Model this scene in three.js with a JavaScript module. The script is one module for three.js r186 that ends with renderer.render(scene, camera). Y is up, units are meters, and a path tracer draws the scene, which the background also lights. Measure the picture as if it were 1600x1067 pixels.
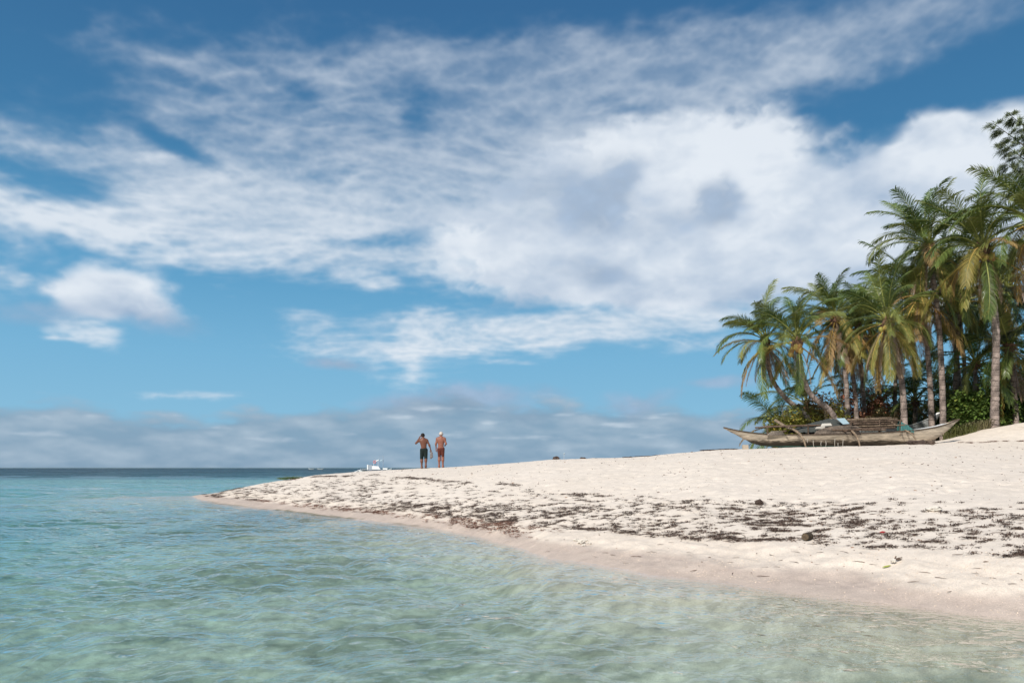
import * as THREE from 'three';
import { mergeGeometries } from 'three/addons/utils/BufferGeometryUtils.js';
import { MarchingCubes } from 'three/addons/objects/MarchingCubes.js';
import { createNoise2D, createNoise3D } from 'simplex-noise';

// ------------------------------------------------------------------ camera, exposure
const EYE = 1.5, FOCAL = 1200;               // eye height over the water (m); focal length in units of 1/1600 of the frame width
const scene = new THREE.Scene();
const camera = new THREE.PerspectiveCamera(THREE.MathUtils.radToDeg(2 * Math.atan(731 / FOCAL)), 1600 / 1462, 0.1, 60000);
camera.position.set(0, EYE, 0);
camera.lookAt(0, EYE, -10);
camera.setViewOffset(1600, 1462, 0, 0, 1600, 1067);   // level camera, lens shifted up
camera.updateProjectionMatrix();
const renderer = new THREE.WebGLRenderer();
renderer.toneMapping = THREE.LinearToneMapping;
renderer.toneMappingExposure = 1.06;
renderer.shadowMap.enabled = true;

// ------------------------------------------------------------------ sun
const SUN_DIR = new THREE.Vector3(-0.70, 1.02, 0.76).normalize();
const sun = new THREE.DirectionalLight(new THREE.Color().setRGB(1, 0.95, 0.87), 4.6);
sun.name = 'sun';
sun.position.copy(SUN_DIR).multiplyScalar(120);
sun.target.position.set(0, 0, -25);
sun.castShadow = true;
Object.assign(sun.shadow.camera, { left: -60, right: 60, top: 60, bottom: -60, near: 1, far: 300 });
sun.shadow.mapSize.set(4096, 4096);
scene.add(sun, sun.target);

// ------------------------------------------------------------------ random numbers, noise, small helpers
function rng(seed) {
  let s = seed >>> 0;
  return () => { s = (s + 0x6d2b79f5) | 0; let t = Math.imul(s ^ (s >>> 15), 1 | s); t = (t + Math.imul(t ^ (t >>> 7), 61 | t)) ^ t; return ((t ^ (t >>> 14)) >>> 0) / 4294967296; };
}
const n2 = createNoise2D(rng(11)), n3 = createNoise3D(rng(23));
const clamp = (x, a = 0, b = 1) => Math.min(b, Math.max(a, x)), lerp = (a, b, t) => a + (b - a) * t;
const smooth = (a, b, x) => { const t = clamp((x - a) / (b - a)); return t * t * (3 - 2 * t); };
const fbm2 = (x, y, o = 4) => { let s = 0, a = 0.5, t = 0; for (let i = 0; i < o; i++) { s += a * n2(x, y); t += a; x = x * 2.03 + 17.1; y = y * 2.03 - 9.3; a *= 0.5; } return s / t; };
const fbm3 = (x, y, z, o = 4, g = 0.5) => { let s = 0, a = 1, t = 0; for (let i = 0; i < o; i++) { s += a * n3(x, y, z); t += a; x = x * 2.07 + 13.7; y = y * 2.07 - 5.1; z = z * 2.07 + 3.3; a *= g; } return s / t; };
const srgb = (r, g, b) => new THREE.Color().setRGB(r / 255, g / 255, b / 255, THREE.SRGBColorSpace);
const V = (x, y, z) => new THREE.Vector3(x, y, z);
// a point seen in column px, row py of the 1600 x 1067 photograph, at a real distance in front of the camera
const at = (px, py, depth) => V((px - 800) / FOCAL * depth, EYE + (731 - py) / FOCAL * depth, -depth);

const usedNames = new Map();
function numbered(name) { const n = usedNames.get(name) ?? 0; usedNames.set(name, n + 1); return n ? `${name}_${String(n).padStart(3, '0')}` : name; }
function tag(o, label, category, group) { o.userData.label = label; o.userData.category = category; if (group) o.userData.group = group; return o; }
function thing(name, label, category, pos = [0, 0, 0], turn = 0, group) {
  const o = new THREE.Group();
  o.name = numbered(name); o.position.set(...pos); o.rotation.y = turn;
  scene.add(o);
  return tag(o, label, category, group);
}
function part(name, geometry, material, parent) {
  const m = new THREE.Mesh(geometry, material);
  m.name = name; m.castShadow = m.receiveShadow = true;
  parent.add(m);
  return m;
}
function structure(name, geometry, material) { const m = part(numbered(name), geometry, material, scene); m.userData.kind = 'structure'; return m; }
function mat(color, roughness = 0.8, more = {}) { return new THREE.MeshPhysicalMaterial({ color, roughness, specularIntensity: 0.5, ...more }); }
function geometryOf(position, index, more = {}) {
  const g = new THREE.BufferGeometry();
  g.setAttribute('position', new THREE.BufferAttribute(position instanceof Float32Array ? position : new Float32Array(position), 3));
  if (index) g.setIndex(new THREE.BufferAttribute(index instanceof Uint32Array ? index : new Uint32Array(index), 1));
  for (const [k, [a, n]] of Object.entries(more)) g.setAttribute(k, new THREE.BufferAttribute(a instanceof Float32Array ? a : new Float32Array(a), n));
  if (!more.normal) g.computeVertexNormals();
  return g;
}
// ------------------------------------------------------------------ sky: blue air and clouds, as radiance for every direction
// Each cloud: [azimuth, elevation, half width, half height (degrees), tilt (degrees), density, whiteness]
const CIRRUS = [
  [-4.8, 22.4, 20.4, 4.5, 4, 0.62, 0.22],
  [-21.4, 23.7, 6.2, 2.8, -15, 0.5, 0.25],
  [-18.4, 26.1, 8.2, 1.0, 3, 0.35, 0.35],
  [0.0, 27.4, 15.8, 2.3, 0, 0.55, 0.15],
  [-3.8, 28.2, 7.1, 1.0, 8, 0.35, 0.4],
  [19.7, 27.9, 14.4, 1.9, 5, 0.52, 0.2],
  [17.6, 25.7, 13.0, 1.5, 8, 0.55, 0.35],
  [28.1, 25.9, 6.3, 1.3, 8, 0.38, 0.2],
  [-29.5, 15.6, 11.9, 2.0, -2, 0.97, 1],
  [-21.4, 19.1, 7.0, 1.6, -12, 0.7, 0.9],
  [-29.9, 19.2, 6.8, 1.3, -10, 0.4, 0.5],
  [-13.1, 15.5, 10.0, 1.8, -8, 0.7, 0.75],
  [-4.8, 18.0, 12.3, 3.2, 6, 0.8, 0.65],
  [-17.6, 17.7, 10.4, 2.5, 0, 0.7, 0.75],
  [2.4, 23.9, 12.4, 2.8, 10, 0.5, 0.2],
  [-11.3, 23.8, 6.9, 2.3, -35, 0.4, 0.3],
  [1.9, 10.0, 12.4, 1.6, 5, 0.85, 0.85],
  [-7.1, 8.7, 2.6, 2.1, 15, 0.8, 1],
  [-12.7, 9.1, 4.1, 1.3, -5, 0.5, 0.7],
  [12.2, 10.7, 6.8, 1.0, 2, 0.55, 0.7],
  [14.5, 9.0, 2.7, 0.5, 4, 0.5, 0.8],
  [-8.5, 10.8, 7.0, 0.7, 4, 0.3, 0.5],
  [-22.6, 5.0, 3.1, 0.3, 3, 0.6, 0.8],
  [-20.8, 14.3, 1.9, 0.6, 25, 0.5, 0.9],
  [-33.0, 11.7, 1.5, 1.0, -10, 0.6, 0.8],
  [-28.4, 26.9, 1.3, 0.7, 40, 0.28, 0.4],
  [-28.8, 8.7, 1.8, 0.7, -10, 0.75, 1],
  [-29.9, 8.2, 1.4, 0.2, 0, 0.6, 0.9],
  [0.0, 7.8, 2.1, 0.2, 0, 0.5, 0.8],
  [9.5, 19.5, 11.6, 3.8, 0, 0.6, 0.6],
];
const CUMULUS = [
  [28.5, 20.4, 1.5, 1.6, 0, 1, 1],
  [16.9, 20.4, 4.4, 3.2, 10, 1, 1],
  [11.8, 22.0, 4.3, 2.2, 15, 0.85, 1],
  [5.7, 21.9, 5.7, 1.8, 12, 0.6, 0.75],
  [28.9, 19.2, 2.3, 2.5, 10, 1, 1],
  [32.2, 18.0, 2.7, 2.9, 0, 1, 0.9],
  [23.8, 17.2, 4.4, 2.8, 6, 0.85, 0.65],
  [22.2, 15.6, 13.5, 3.5, 8, 1, 0.62],
  [8.5, 15.7, 12.6, 3.1, -4, 0.9, 0.7],
  [-1.0, 15.9, 6.7, 2.2, -10, 0.6, 0.8],
  [4.8, 13.6, 9.5, 1.4, -2, 0.7, 0.8],
  [18.0, 13.4, 7.3, 1.4, 6, 0.8, 0.75],
  [13.1, 19.3, 9.1, 3.3, 0, 0.8, 0.9],
  [-26.9, 11.7, 3.0, 1.4, -8, 0.85, 0.9],
  [-29.5, 11.3, 1.8, 1.0, 0, 0.5, 0.6],
  [-26.0, 10.4, 3.3, 1.1, 0, 0.7, 0.35],
  [-29.5, 10.7, 2.2, 1.2, -10, 0.6, 0.6],
  [33.0, 20.7, 1.3, 1.1, 0, 0.4, 0.6],
  [29.5, 12.7, 6.5, 2.8, 8, 0.9, 0.65],
];
const GREY = [
  [6.9, 19.4, 3.5, 2.2, 25, 1, 0],
  [2.9, 19.7, 4.3, 1.3, -8, 0.45, 0],
  [14.7, 18.5, 1.9, 1.7, 0, 1, 0],
  [12.2, 17.5, 5.5, 1.4, 0, 0.5, 0],
  [6.2, 14.2, 2.9, 1.1, -6, 0.7, 0],
  [3.3, 17.6, 5.2, 1.3, 0, 0.4, 0],
  [-31.3, 9.7, 3.1, 0.9, 0, 0.5, 0],
  [-24.6, 9.7, 2.8, 0.9, -5, 0.5, 0],
  [-12.7, 7.5, 2.3, 0.5, -4, 0.75, 0],
  [-4.8, 5.2, 5.0, 1.1, 6, 0.75, 0],
  [-0.5, 4.7, 2.4, 1.1, -20, 0.65, 0],
  [2.9, 5.5, 2.0, 0.8, 0, 0.5, 0],
  [9.0, 4.3, 2.6, 1.0, -8, 0.7, 0],
  [15.4, 6.1, 2.8, 0.5, 0, 0.6, 0],
  [11.3, 5.2, 1.6, 0.6, 0, 0.4, 0],
  [1.4, 12.4, 5.2, 0.9, 0, 0.4, 0],
  [0.0, 19.8, 2.9, 0.8, 10, 0.3, 0],
  [-8.5, 4.3, 3.3, 0.9, 8, 0.6, 0],
];
const GAPS = [
  [-30.8, 17.7, 3.2, 0.8, -6, 0.85, 0],
  [-24.0, 21.1, 2.8, 0.6, -22, 0.7, 0],
  [-22.6, 20.7, 2.4, 0.5, -20, 0.4, 0],
  [-6.9, 24.8, 1.4, 1.6, -10, 0.5, 0],
  [-21.8, 24.6, 2.5, 0.5, -8, 0.5, 0],
  [-15.4, 25.4, 1.8, 0.6, -15, 0.5, 0],
  [-6.7, 16.6, 3.3, 0.6, 8, 0.75, 0],
  [-11.3, 16.0, 2.8, 0.4, 4, 0.35, 0],
  [10.4, 24.3, 5.1, 0.9, -10, 0.4, 0],
  [23.0, 23.0, 4.4, 0.7, 6, 0.5, 0],
];
function makeSky() {
  const W = 4096, H = 2048, data = new Float32Array(W * H * 4), DEG = 180 / Math.PI;
  const lin = (r, g, b) => srgb(r, g, b).toArray();
  const air = [[0, lin(138, 174, 200)], [3, lin(134, 185, 214)], [8, lin(118, 175, 210)], [14, lin(91, 154, 195)], [22, lin(64, 120, 164)], [31, lin(55, 103, 148)], [50, lin(46, 88, 140)], [90, lin(40, 76, 126)]];
  const white = lin(230, 237, 245), veil = lin(203, 217, 234), grey = lin(152, 173, 198), low = lin(130, 155, 177), lowLight = lin(166, 186, 203);
  const blob = (list, az, el, wx, wy) => {
    let keep = 1, bright = 0, sum = 1e-6;
    for (const [a, e, rx, ry, tilt, d, w] of list) {
      let dx = az - a + wx * Math.min(1, 0.12 + ry * 0.6), dy = el - e + wy * Math.min(1, 0.1 + ry * 0.5);
      if (dx > 180) dx -= 360; if (dx < -180) dx += 360;
      if (Math.abs(dx) > rx * 2.4 + ry || Math.abs(dy) > ry * 2.4 + rx * Math.abs(Math.sin(tilt / DEG)) * 2.4) continue;
      const c = Math.cos(tilt / DEG), s = Math.sin(tilt / DEG), p = (dx * c + dy * s) / rx, q = (-dx * s + dy * c) / ry, r = p * p + q * q;
      if (r > 5.5) continue;
      const f = d * Math.exp(-Math.pow(r, 1.25) * 0.9);
      keep *= 1 - f; bright += f * w; sum += f;
    }
    return [1 - keep, bright / sum];
  };
  const rgb = [0, 0, 0], over = (c, a, k = 1) => { for (let i = 0; i < 3; i++) rgb[i] = lerp(rgb[i], c[i] * k, a); };
  for (let row = H / 2; row < H; row++) {
    const el = ((row + 0.5) / H - 0.5) * 180, y = Math.sin(el / DEG), h = Math.cos(el / DEG);
    let k = 0; while (k < air.length - 2 && el > air[k + 1][0]) k++;
    const t = clamp((el - air[k][0]) / (air[k + 1][0] - air[k][0])), base = [0, 1, 2].map((i) => lerp(air[k][1][i], air[k + 1][1][i], t));
    for (let col = 0; col < W; col++) {
      const round = ((col + 0.5) / W - 0.5) * 2 * Math.PI, x = Math.cos(round) * h, z = Math.sin(round) * h;
      let az = Math.atan2(x, -z) * DEG;                                   // 0 straight ahead, positive to the right
      rgb[0] = base[0]; rgb[1] = base[1]; rgb[2] = base[2];
      // a high sheet of ripples and fibres, drawn on a plane overhead so that it thins out towards the horizon
      const q = 1 / (y + 0.16), sx = x * q, sz = z * q;
      const warp = n3(sx * 1.3, sz * 1.3, 4.2), warp2 = n3(sx * 1.3 + 9, sz * 1.3, 1.7);
      const away = Math.max(smooth(36, 50, Math.abs(az)), smooth(33, 44, el));
      const wx = 1.7 * n3(x * 9, y * 20, z * 9) + 0.7 * n3(x * 26, y * 60, z * 26), wy = 0.8 * n3(x * 9 + 5, y * 20, z * 9) + 0.35 * n3(x * 26 + 5, y * 60, z * 26 + 3);
      const fibre = fbm3(sx * 2.6 + 0.4 * warp, sz * 3.3 + 0.5 * warp2, 7.7, 7, 0.6), ripple = fbm3(sx * 13 + warp * 0.7, sz * 17 + warp2 * 0.7, 2.5, 4, 0.65), speck = fbm3(x * 34 + 0.4 * warp, y * 62, z * 34, 5, 0.6);
      const ridge = 0.55 - Math.abs(n3(sx * 4.2 + warp * 0.5, sz * 7.5 + warp2 * 0.5, 3.3)) - 0.6 * Math.abs(n3(sx * 9.5 + warp, sz * 16 + warp2, 8.1)) - 0.35 * Math.abs(n3(x * 46, y * 90, z * 46));
      const big = fbm3(sx * 0.55, sz * 0.9, 0.3, 3);
      let [c, cw] = blob(CIRRUS, az, el, wx, wy);
      const [gap] = blob(GAPS, az, el, wx * 0.6, wy * 0.6);
      c = c * (1 - gap); 
      c = lerp(c, clamp(0.42 + 0.75 * big) * smooth(3, 10, el), away); cw = lerp(cw, 0.6, away);
      let a = smooth(0.05, 1.02, c * 1.0 + (fibre * 0.26 + ripple * 0.13 + speck * 0.10 + ridge * 0.22) * (0.25 + 1.2 * c * (1.25 - c))) ;
      a *= 0.93;
      const lightening = clamp(cw + 0.22 * fibre + 0.10 * ripple + 0.08 * speck + 0.24 * ridge);
      over([0, 1, 2].map((i) => lerp(veil[i] * 0.82, white[i] * 0.93, lightening)), a * lerp(0.52, 0.97, lightening));
      // cumulus: heaped, with firmer edges
      const puff = fbm3(x * 13, y * 21, z * 13, 6, 0.55), bill = 1 - 2 * Math.abs(n3(x * 22 + puff, y * 34, z * 22)), shape = puff * 0.7 + bill * 0.16;
      let [m, mw] = blob(CUMULUS, az, el, wx * 0.5, wy * 0.5);
      const patch = fbm3(x * 2.2 + 3, y * 4.5, z * 2.2, 4);
      m = lerp(m, smooth(-0.15, 0.75, patch) * smooth(34, 16, el) * smooth(4, 9, el), away); mw = lerp(mw, 0.75, away);
      const b = smooth(0.18, 0.76, m + shape * 0.42 * (0.35 + m * (1.3 - m)));
      const shade = clamp(mw - 0.08 + 0.75 * fbm3(x * 6, y * 12 - 0.9, z * 6, 5) + 0.06 * bill);
      over([0, 1, 2].map((i) => lerp(grey[i] * 1.06, white[i] * 0.95, shade)), b * 0.96);
      // grey undersides and scraps in the shade of the higher cloud
      let [g] = blob(GREY, az, el, wx * 0.55, wy * 0.6);
      g = smooth(0.1, 1.0, g + shape * 0.55 * (0.25 + g));
      over(grey, g * 0.88 * (1 - away), 1 + 0.2 * puff);
      // a low bank along the whole horizon
      const top = 3.5 + 0.9 * n3(x * 3.1, 0.5, z * 3.1) * away + 0.6 * n3(x * 9.3, 3.5, z * 9.3) + 1.8 * Math.exp(-(((az + 4.5) / 5.5) ** 2)) + 0.7 * Math.exp(-(((az - 8) / 5) ** 2));
      const lumps = fbm3(x * 10, y * 34, z * 10, 6, 0.5), d = smooth(0.9, -0.35, el - top - 1.1 * lumps);
      const streak = smooth(0.28, 0.85, fbm3(x * 7 + 7, y * 52, z * 7, 5, 0.5) + 0.1 * lumps);
      const tone = clamp(0.30 + 0.9 * lumps);
      over([0, 1, 2].map((i) => lerp(lerp(low[i], lowLight[i], tone), white[i], streak * 0.45 * smooth(0.8, 2.2, el))), d * lerp(0.78, 0.95, clamp(0.5 + lumps)));
      const o = (row * W + col) * 4;
      data[o] = rgb[0]; data[o + 1] = rgb[1]; data[o + 2] = rgb[2]; data[o + 3] = 1;
    }
  }
  const ground = lin(120, 140, 150);
  for (let i = 0; i < (W * H / 2) * 4; i += 4) { data[i] = ground[0]; data[i + 1] = ground[1]; data[i + 2] = ground[2]; data[i + 3] = 1; }
  const t = new THREE.DataTexture(data, W, H, THREE.RGBAFormat, THREE.FloatType);
  t.mapping = THREE.EquirectangularReflectionMapping; t.magFilter = t.minFilter = THREE.LinearFilter; t.needsUpdate = true;
  return t;
}
scene.background = makeSky();
scene.environment = scene.background;
// ------------------------------------------------------------------ the ground: sea bed, beach face, berm, crest and the wooded back of the island as one sheet
// Cross-sections fanning out from where the photographer stands: [column, then [distance, height] from the sea bed over waterline, berm and crest to the far side]
const SECTIONS = [
  [-900, [1, -0.8], [9, -0.9], [26, -1.7], [30, -2.0], [34, -2.2], [40, -2.2], [46, -2.3], [60, -2.2], [105, -2.4], [150, -8], [300, -20], [30000, -24]],
  [100, [1, -0.8], [9, -0.9], [26, -1.7], [31, -1.9], [35, -1.5], [41, -0.8], [47, -1.4], [60, -2.0], [110, -2.3], [150, -8], [300, -20], [30000, -24]],
  [230, [1, -0.75], [9, -0.85], [26, -1.2], [34, -1.0], [38, -0.5], [42, -0.25], [46, -0.9], [60, -1.9], [115, -2.2], [150, -8], [300, -20], [30000, -24]],
  [290, [1, -0.75], [9, -0.85], [25, -1.0], [35, -0.6], [38.5, -0.16], [41.5, -0.05], [44, -0.5], [60, -1.8], [115, -2.2], [150, -8], [300, -20], [30000, -24]],
  [312, [1, -0.75], [9, -0.85], [24, -0.95], [36, 0.0], [38, 0.06], [40.5, 0.08], [43, -0.25], [60, -1.8], [115, -2.2], [150, -8], [300, -20], [30000, -24]],
  [335, [1, -0.75], [9, -0.85], [22, -0.9], [33.3, 0], [36, 0.12], [40, 0.17], [43, 0], [60, -1.8], [115, -2.2], [150, -8], [300, -20], [30000, -24]],
  [370, [1, -0.75], [9, -0.85], [20, -0.85], [30.2, 0], [33, 0.17], [40, 0.42], [45, 0.1], [60, -1.8], [115, -2.2], [150, -8], [300, -20], [30000, -24]],
  [409, [1, -0.75], [8, -0.8], [19, -0.8], [28.4, 0], [31.2, 0.2], [40, 0.67], [45, 0.35], [60, -1.5], [115, -2.2], [150, -8], [300, -20], [30000, -24]],
  [494, [1, -0.75], [8, -0.8], [17, -0.75], [24.5, 0], [26.5, 0.22], [40, 1.13], [47, 0.75], [62, -1.2], [115, -2.2], [150, -8], [300, -20], [30000, -24]],
  [581, [1, -0.75], [8, -0.8], [16, -0.7], [21.8, 0], [23.8, 0.24], [39, 1.34], [48, 0.95], [66, -1.0], [115, -2.2], [150, -8], [300, -20], [30000, -24]],
  [690, [1, -0.75], [7, -0.8], [14, -0.65], [18.6, 0], [20.1, 0.25], [37.5, 1.505], [48, 1.15], [68, -0.8], [115, -2.2], [150, -8], [300, -20], [30000, -24]],
  [769, [1, -0.75], [7, -0.75], [12, -0.6], [16.0, 0], [17.6, 0.28], [36, 1.65], [48, 1.3], [70, -0.6], [115, -2.2], [150, -8], [300, -20], [30000, -24]],
  [856, [1, -0.75], [6, -0.7], [9.5, -0.55], [12.9, 0], [15.6, 0.3], [34, 1.84], [48, 1.5], [72, -0.2], [115, -2.2], [150, -8], [300, -20], [30000, -24]],
  [1012, [1, -0.7], [5, -0.65], [8.2, -0.5], [10.8, 0], [13.1, 0.32], [32, 1.97], [48, 1.8], [75, 0.6], [115, -2], [150, -8], [300, -20], [30000, -24]],
  [1100, [1, -0.7], [5, -0.62], [7.8, -0.45], [10.3, 0], [12.2, 0.34], [31, 2.17], [46, 2.15], [75, 1.5], [130, 0.5], [220, -4], [400, -10], [30000, -10]],
  [1256, [1, -0.7], [4.6, -0.6], [7.0, -0.42], [9.14, 0], [11.5, 0.38], [30.5, 2.31], [46, 2.4], [75, 2.4], [130, 1.5], [220, -3], [400, -20], [30000, -24]],
  [1412, [1, -0.7], [4.2, -0.55], [6.4, -0.4], [8.4, 0], [10.05, 0.42], [30, 2.39], [40, 2.55], [75, 2.6], [130, 2], [220, -3], [400, -20], [30000, -24]],
  [1480, [1, -0.7], [4.2, -0.55], [6.2, -0.4], [8.05, 0], [9.7, 0.43], [30, 2.48], [33.5, 2.75], [75, 2.8], [130, 2], [220, -3], [400, -20], [30000, -24]],
  [1530, [1, -0.7], [4.1, -0.55], [6.0, -0.4], [7.85, 0], [9.4, 0.44], [30, 2.51], [33.5, 3.12], [75, 3.2], [130, 2], [220, -3], [400, -20], [30000, -24]],
  [1600, [1, -0.7], [4, -0.5], [5.8, -0.38], [7.6, 0], [9.06, 0.45], [29.8, 2.54], [33.5, 3.48], [75, 3.4], [130, 2], [220, -3], [400, -20], [30000, -24]],
  [1800, [1, -0.6], [3.6, -0.45], [5.2, -0.35], [6.9, 0], [8.3, 0.5], [28, 2.55], [32, 3.6], [75, 3.5], [130, 2], [220, -3], [400, -20], [30000, -24]],
  [2500, [1, -0.5], [2.6, -0.4], [3.8, -0.3], [5, 0], [6.5, 0.5], [24, 2.6], [29, 3.7], [75, 3.6], [130, 2], [220, -3], [400, -20], [30000, -24]],
].map(([px, ...pts]) => ({ u: (px - 800) / FOCAL, pts }));
const NP = SECTIONS[0].pts.length;
function sectionAt(u) {
  let k = 0; while (k < SECTIONS.length - 2 && u > SECTIONS[k + 1].u) k++;
  const A = SECTIONS[k], B = SECTIONS[k + 1], t = clamp((u - A.u) / (B.u - A.u)), D = new Float64Array(NP), Y = new Float64Array(NP), S = new Float64Array(NP);
  for (let i = 0; i < NP; i++) { D[i] = lerp(A.pts[i][0], B.pts[i][0], t); Y[i] = lerp(A.pts[i][1], B.pts[i][1], t); }
  for (let i = 0; i < NP; i++) {       // slopes for a curve that does not overshoot
    const a = i ? (Y[i] - Y[i - 1]) / (D[i] - D[i - 1]) : 0, b = i < NP - 1 ? (Y[i + 1] - Y[i]) / (D[i + 1] - D[i]) : 0;
    S[i] = a * b > 0 ? 2 * a * b / (a + b) : 0;
  }
  return { D, Y, S };
}
// the bed lies deeper close to the photographer and shoals with distance, as the slanting light in the water makes it look
function heightIn(s, d) { const h = rawHeight(s, d); return h < 0 ? h * Math.min(1.8, 10.8 / (d / 1.5 + 1.2)) : h; }
function rawHeight({ D, Y, S }, d) {
  if (d <= D[0]) return Y[0];
  if (d >= D[NP - 1]) return Y[NP - 1];
  let i = 0; while (d > D[i + 1]) i++;
  const w = D[i + 1] - D[i], t = (d - D[i]) / w, t2 = t * t, t3 = t2 * t;
  return (2 * t3 - 3 * t2 + 1) * Y[i] + (t3 - 2 * t2 + t) * w * S[i] + (-2 * t3 + 3 * t2) * Y[i + 1] + (t3 - t2) * w * S[i + 1];
}
const footprints = (() => {           // trodden hollows, looked up by metre square
  const r = rng(5), cells = new Map();
  for (let i = 0; i < 3600; i++) {
    const d = 14 + 24 * r(), u = lerp(-0.22, 0.85, r()), x = u * d, z = -d, R = 0.10 + 0.12 * r(), deep = 0.012 + 0.03 * r(), turn = r() * Math.PI;
    for (const key of new Set([-1, 1].flatMap((a) => [-1, 1].map((b) => Math.floor(x + a * 0.3) + ',' + Math.floor(z + b * 0.3))))) { if (!cells.has(key)) cells.set(key, []); cells.get(key).push([x, z, R, deep, Math.cos(turn), Math.sin(turn)]); }
  }
  return cells;
})();
function relief(x, z, d, h) {          // unevenness on top of the cross-sections
  const dry = smooth(0.25, 0.7, h), wet = smooth(0.15, -0.2, h), fade = smooth(900, 60, d);
  let y = (0.03 * fbm2(x * 0.32, z * 0.32, 3) + 0.007 * n2(x * 1.7, z * 1.7) + 0.003 * n2(x * 4.6, z * 4.6)) * dry * fade;
  y += smooth(0.02, 0.14, h) * smooth(0.55, 0.25, h) * (0.05 * n2(x * 0.5, z * 0.5) + 0.025 * n2(x * 1.6, z * 1.6) + 0.012 * n2(x * 5, z * 5));   // the lumpy edge of the berm
  y += wet * fade * (0.10 * fbm2(x * 0.22 + 40, z * 0.3, 3) + 0.03 * n2(x * 1.1, z * 1.3));
  if (h > 0.4 && d < 40) {
    const list = footprints.get(Math.floor(x) + ',' + Math.floor(z));
    if (list) for (const [fx, fz, R, deep, c, s] of list) { const a = (x - fx) * c + (z - fz) * s, b = (-(x - fx) * s + (z - fz) * c) * 1.7, q = (a * a + b * b) / (R * R); if (q < 4) y -= deep * (1 - q * 0.55) * Math.exp(-q); }
  }
  return y;
}
function groundHeight(x, z) { const d = Math.max(0.5, -z), s = sectionAt(x / d), h = heightIn(s, d); return h + relief(x, z, d, h); }
const onGround = (px, depth, lift = 0) => { const x = (px - 800) / FOCAL * depth; return V(x, groundHeight(x, -depth) + lift, -depth); };

const PALE = new THREE.Color().setRGB(0.84, 0.765, 0.685), CREAM = new THREE.Color().setRGB(0.79, 0.70, 0.605), WETSAND = new THREE.Color().setRGB(0.53, 0.445, 0.395), BED = new THREE.Color().setRGB(0.42, 0.41, 0.335), WEED = new THREE.Color().setRGB(0.075, 0.10, 0.05), LITTER = new THREE.Color().setRGB(0.20, 0.14, 0.085);
// sea grass growing on the bottom: [column, distance, half width, half length (m), cover]
const MEADOWS = [[400, 25, 5, 3, 0.8], [380, 16, 3, 2, 0.5], [1480, 6.2, 1.4, 0.5, 0.75], [1270, 5.4, 0.5, 0.4, 0.7], [120, 31, 9, 4, 0.5], [640, 11, 2, 1.0, 0.45], [860, 9.0, 1.2, 0.8, 0.4], [100, 9, 3, 1, 0.35], [520, 20, 3, 1.2, 0.4], [1380, 6.9, 1, 0.3, 0.4]].map(([px, d, a, b, c]) => [(px - 800) / FOCAL * d, -d, a, b, c]);
function sandColor(x, z, h, d, berm, crest, out) {
  const grit = fbm2(x * 1.3, z * 1.3, 3), wide = fbm2(x * 0.16 + 8, z * 0.16, 3);
  out.copy(PALE).lerp(CREAM, clamp(0.35 + 0.5 * wide + 0.35 * grit) * 0.6);
  const dampTo = 0.17 + 0.045 * fbm2(x * 0.45, z * 0.45, 3);              // how far up the last waves wetted the sand
  out.lerp(CREAM, smooth(0.48, 0.3, h) * 0.55);
  out.lerp(WETSAND, smooth(dampTo + 0.05, dampTo - 0.05, h) * (0.88 + 0.12 * grit));
  if (h < 0.02) {
    out.lerp(BED, smooth(-0.004, -0.04, h));
    let m = smooth(0.22, 0.6, fbm2(x * 0.28 - 20, z * 0.55, 4)) * 0.5 * smooth(-0.3, -0.6, h * Math.max(1, d / 15));
    for (const [mx, mz, a, b, c] of MEADOWS) { const q = ((x - mx) / a) ** 2 + ((z - mz) / b) ** 2; if (q < 6) m = Math.max(m, c * smooth(1.5, 0.4, q + 0.9 * fbm2(x * 1.2, z * 1.6, 3))); }
    m = Math.max(m, 0.75 * smooth(-0.1, 0.4, fbm2(x * 0.02, z * 0.035, 3)) * smooth(110, 170, d));
    out.lerp(WEED, m * (0.85 + 0.3 * grit));
    out.multiplyScalar(1 + smooth(0, -0.1, h) * (0.20 * n2(x * 2.3, z * 2.3) + 0.14 * n2(x * 6.1, z * 6.1)));
  }
  const wood = smooth(crest + 2.5, crest + 6, d + 1.5 * n2(x * 0.5, z * 0.5)) * smooth(1.9, 2.3, h);   // fallen leaves under the palms
  out.lerp(LITTER, wood * clamp(0.75 + 0.4 * grit));
}
function tileNoise(size, cell, seed, octaves) {       // seamless value noise, 0..1
  const out = new Float32Array(size * size); let total = 0;
  for (let o = 0, a = 1, c = cell; o < octaves && c >= 1; o++, a *= 0.6, c = Math.floor(c / 2)) {
    const n = Math.max(1, Math.round(size / c)), r = rng(seed + o * 77), g = Float32Array.from({ length: n * n }, () => r());
    for (let y = 0; y < size; y++) for (let x = 0; x < size; x++) {
      const fx = x / size * n, fy = y / size * n, ix = Math.floor(fx), iy = Math.floor(fy), tx = smooth(0, 1, fx - ix), ty = smooth(0, 1, fy - iy), jx = (ix + 1) % n, jy = (iy + 1) % n;
      out[y * size + x] += a * lerp(lerp(g[iy * n + ix], g[iy * n + jx], tx), lerp(g[jy * n + ix], g[jy * n + jx], tx), ty);
    }
    total += a;
  }
  return out.map((v) => v / total);
}
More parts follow.
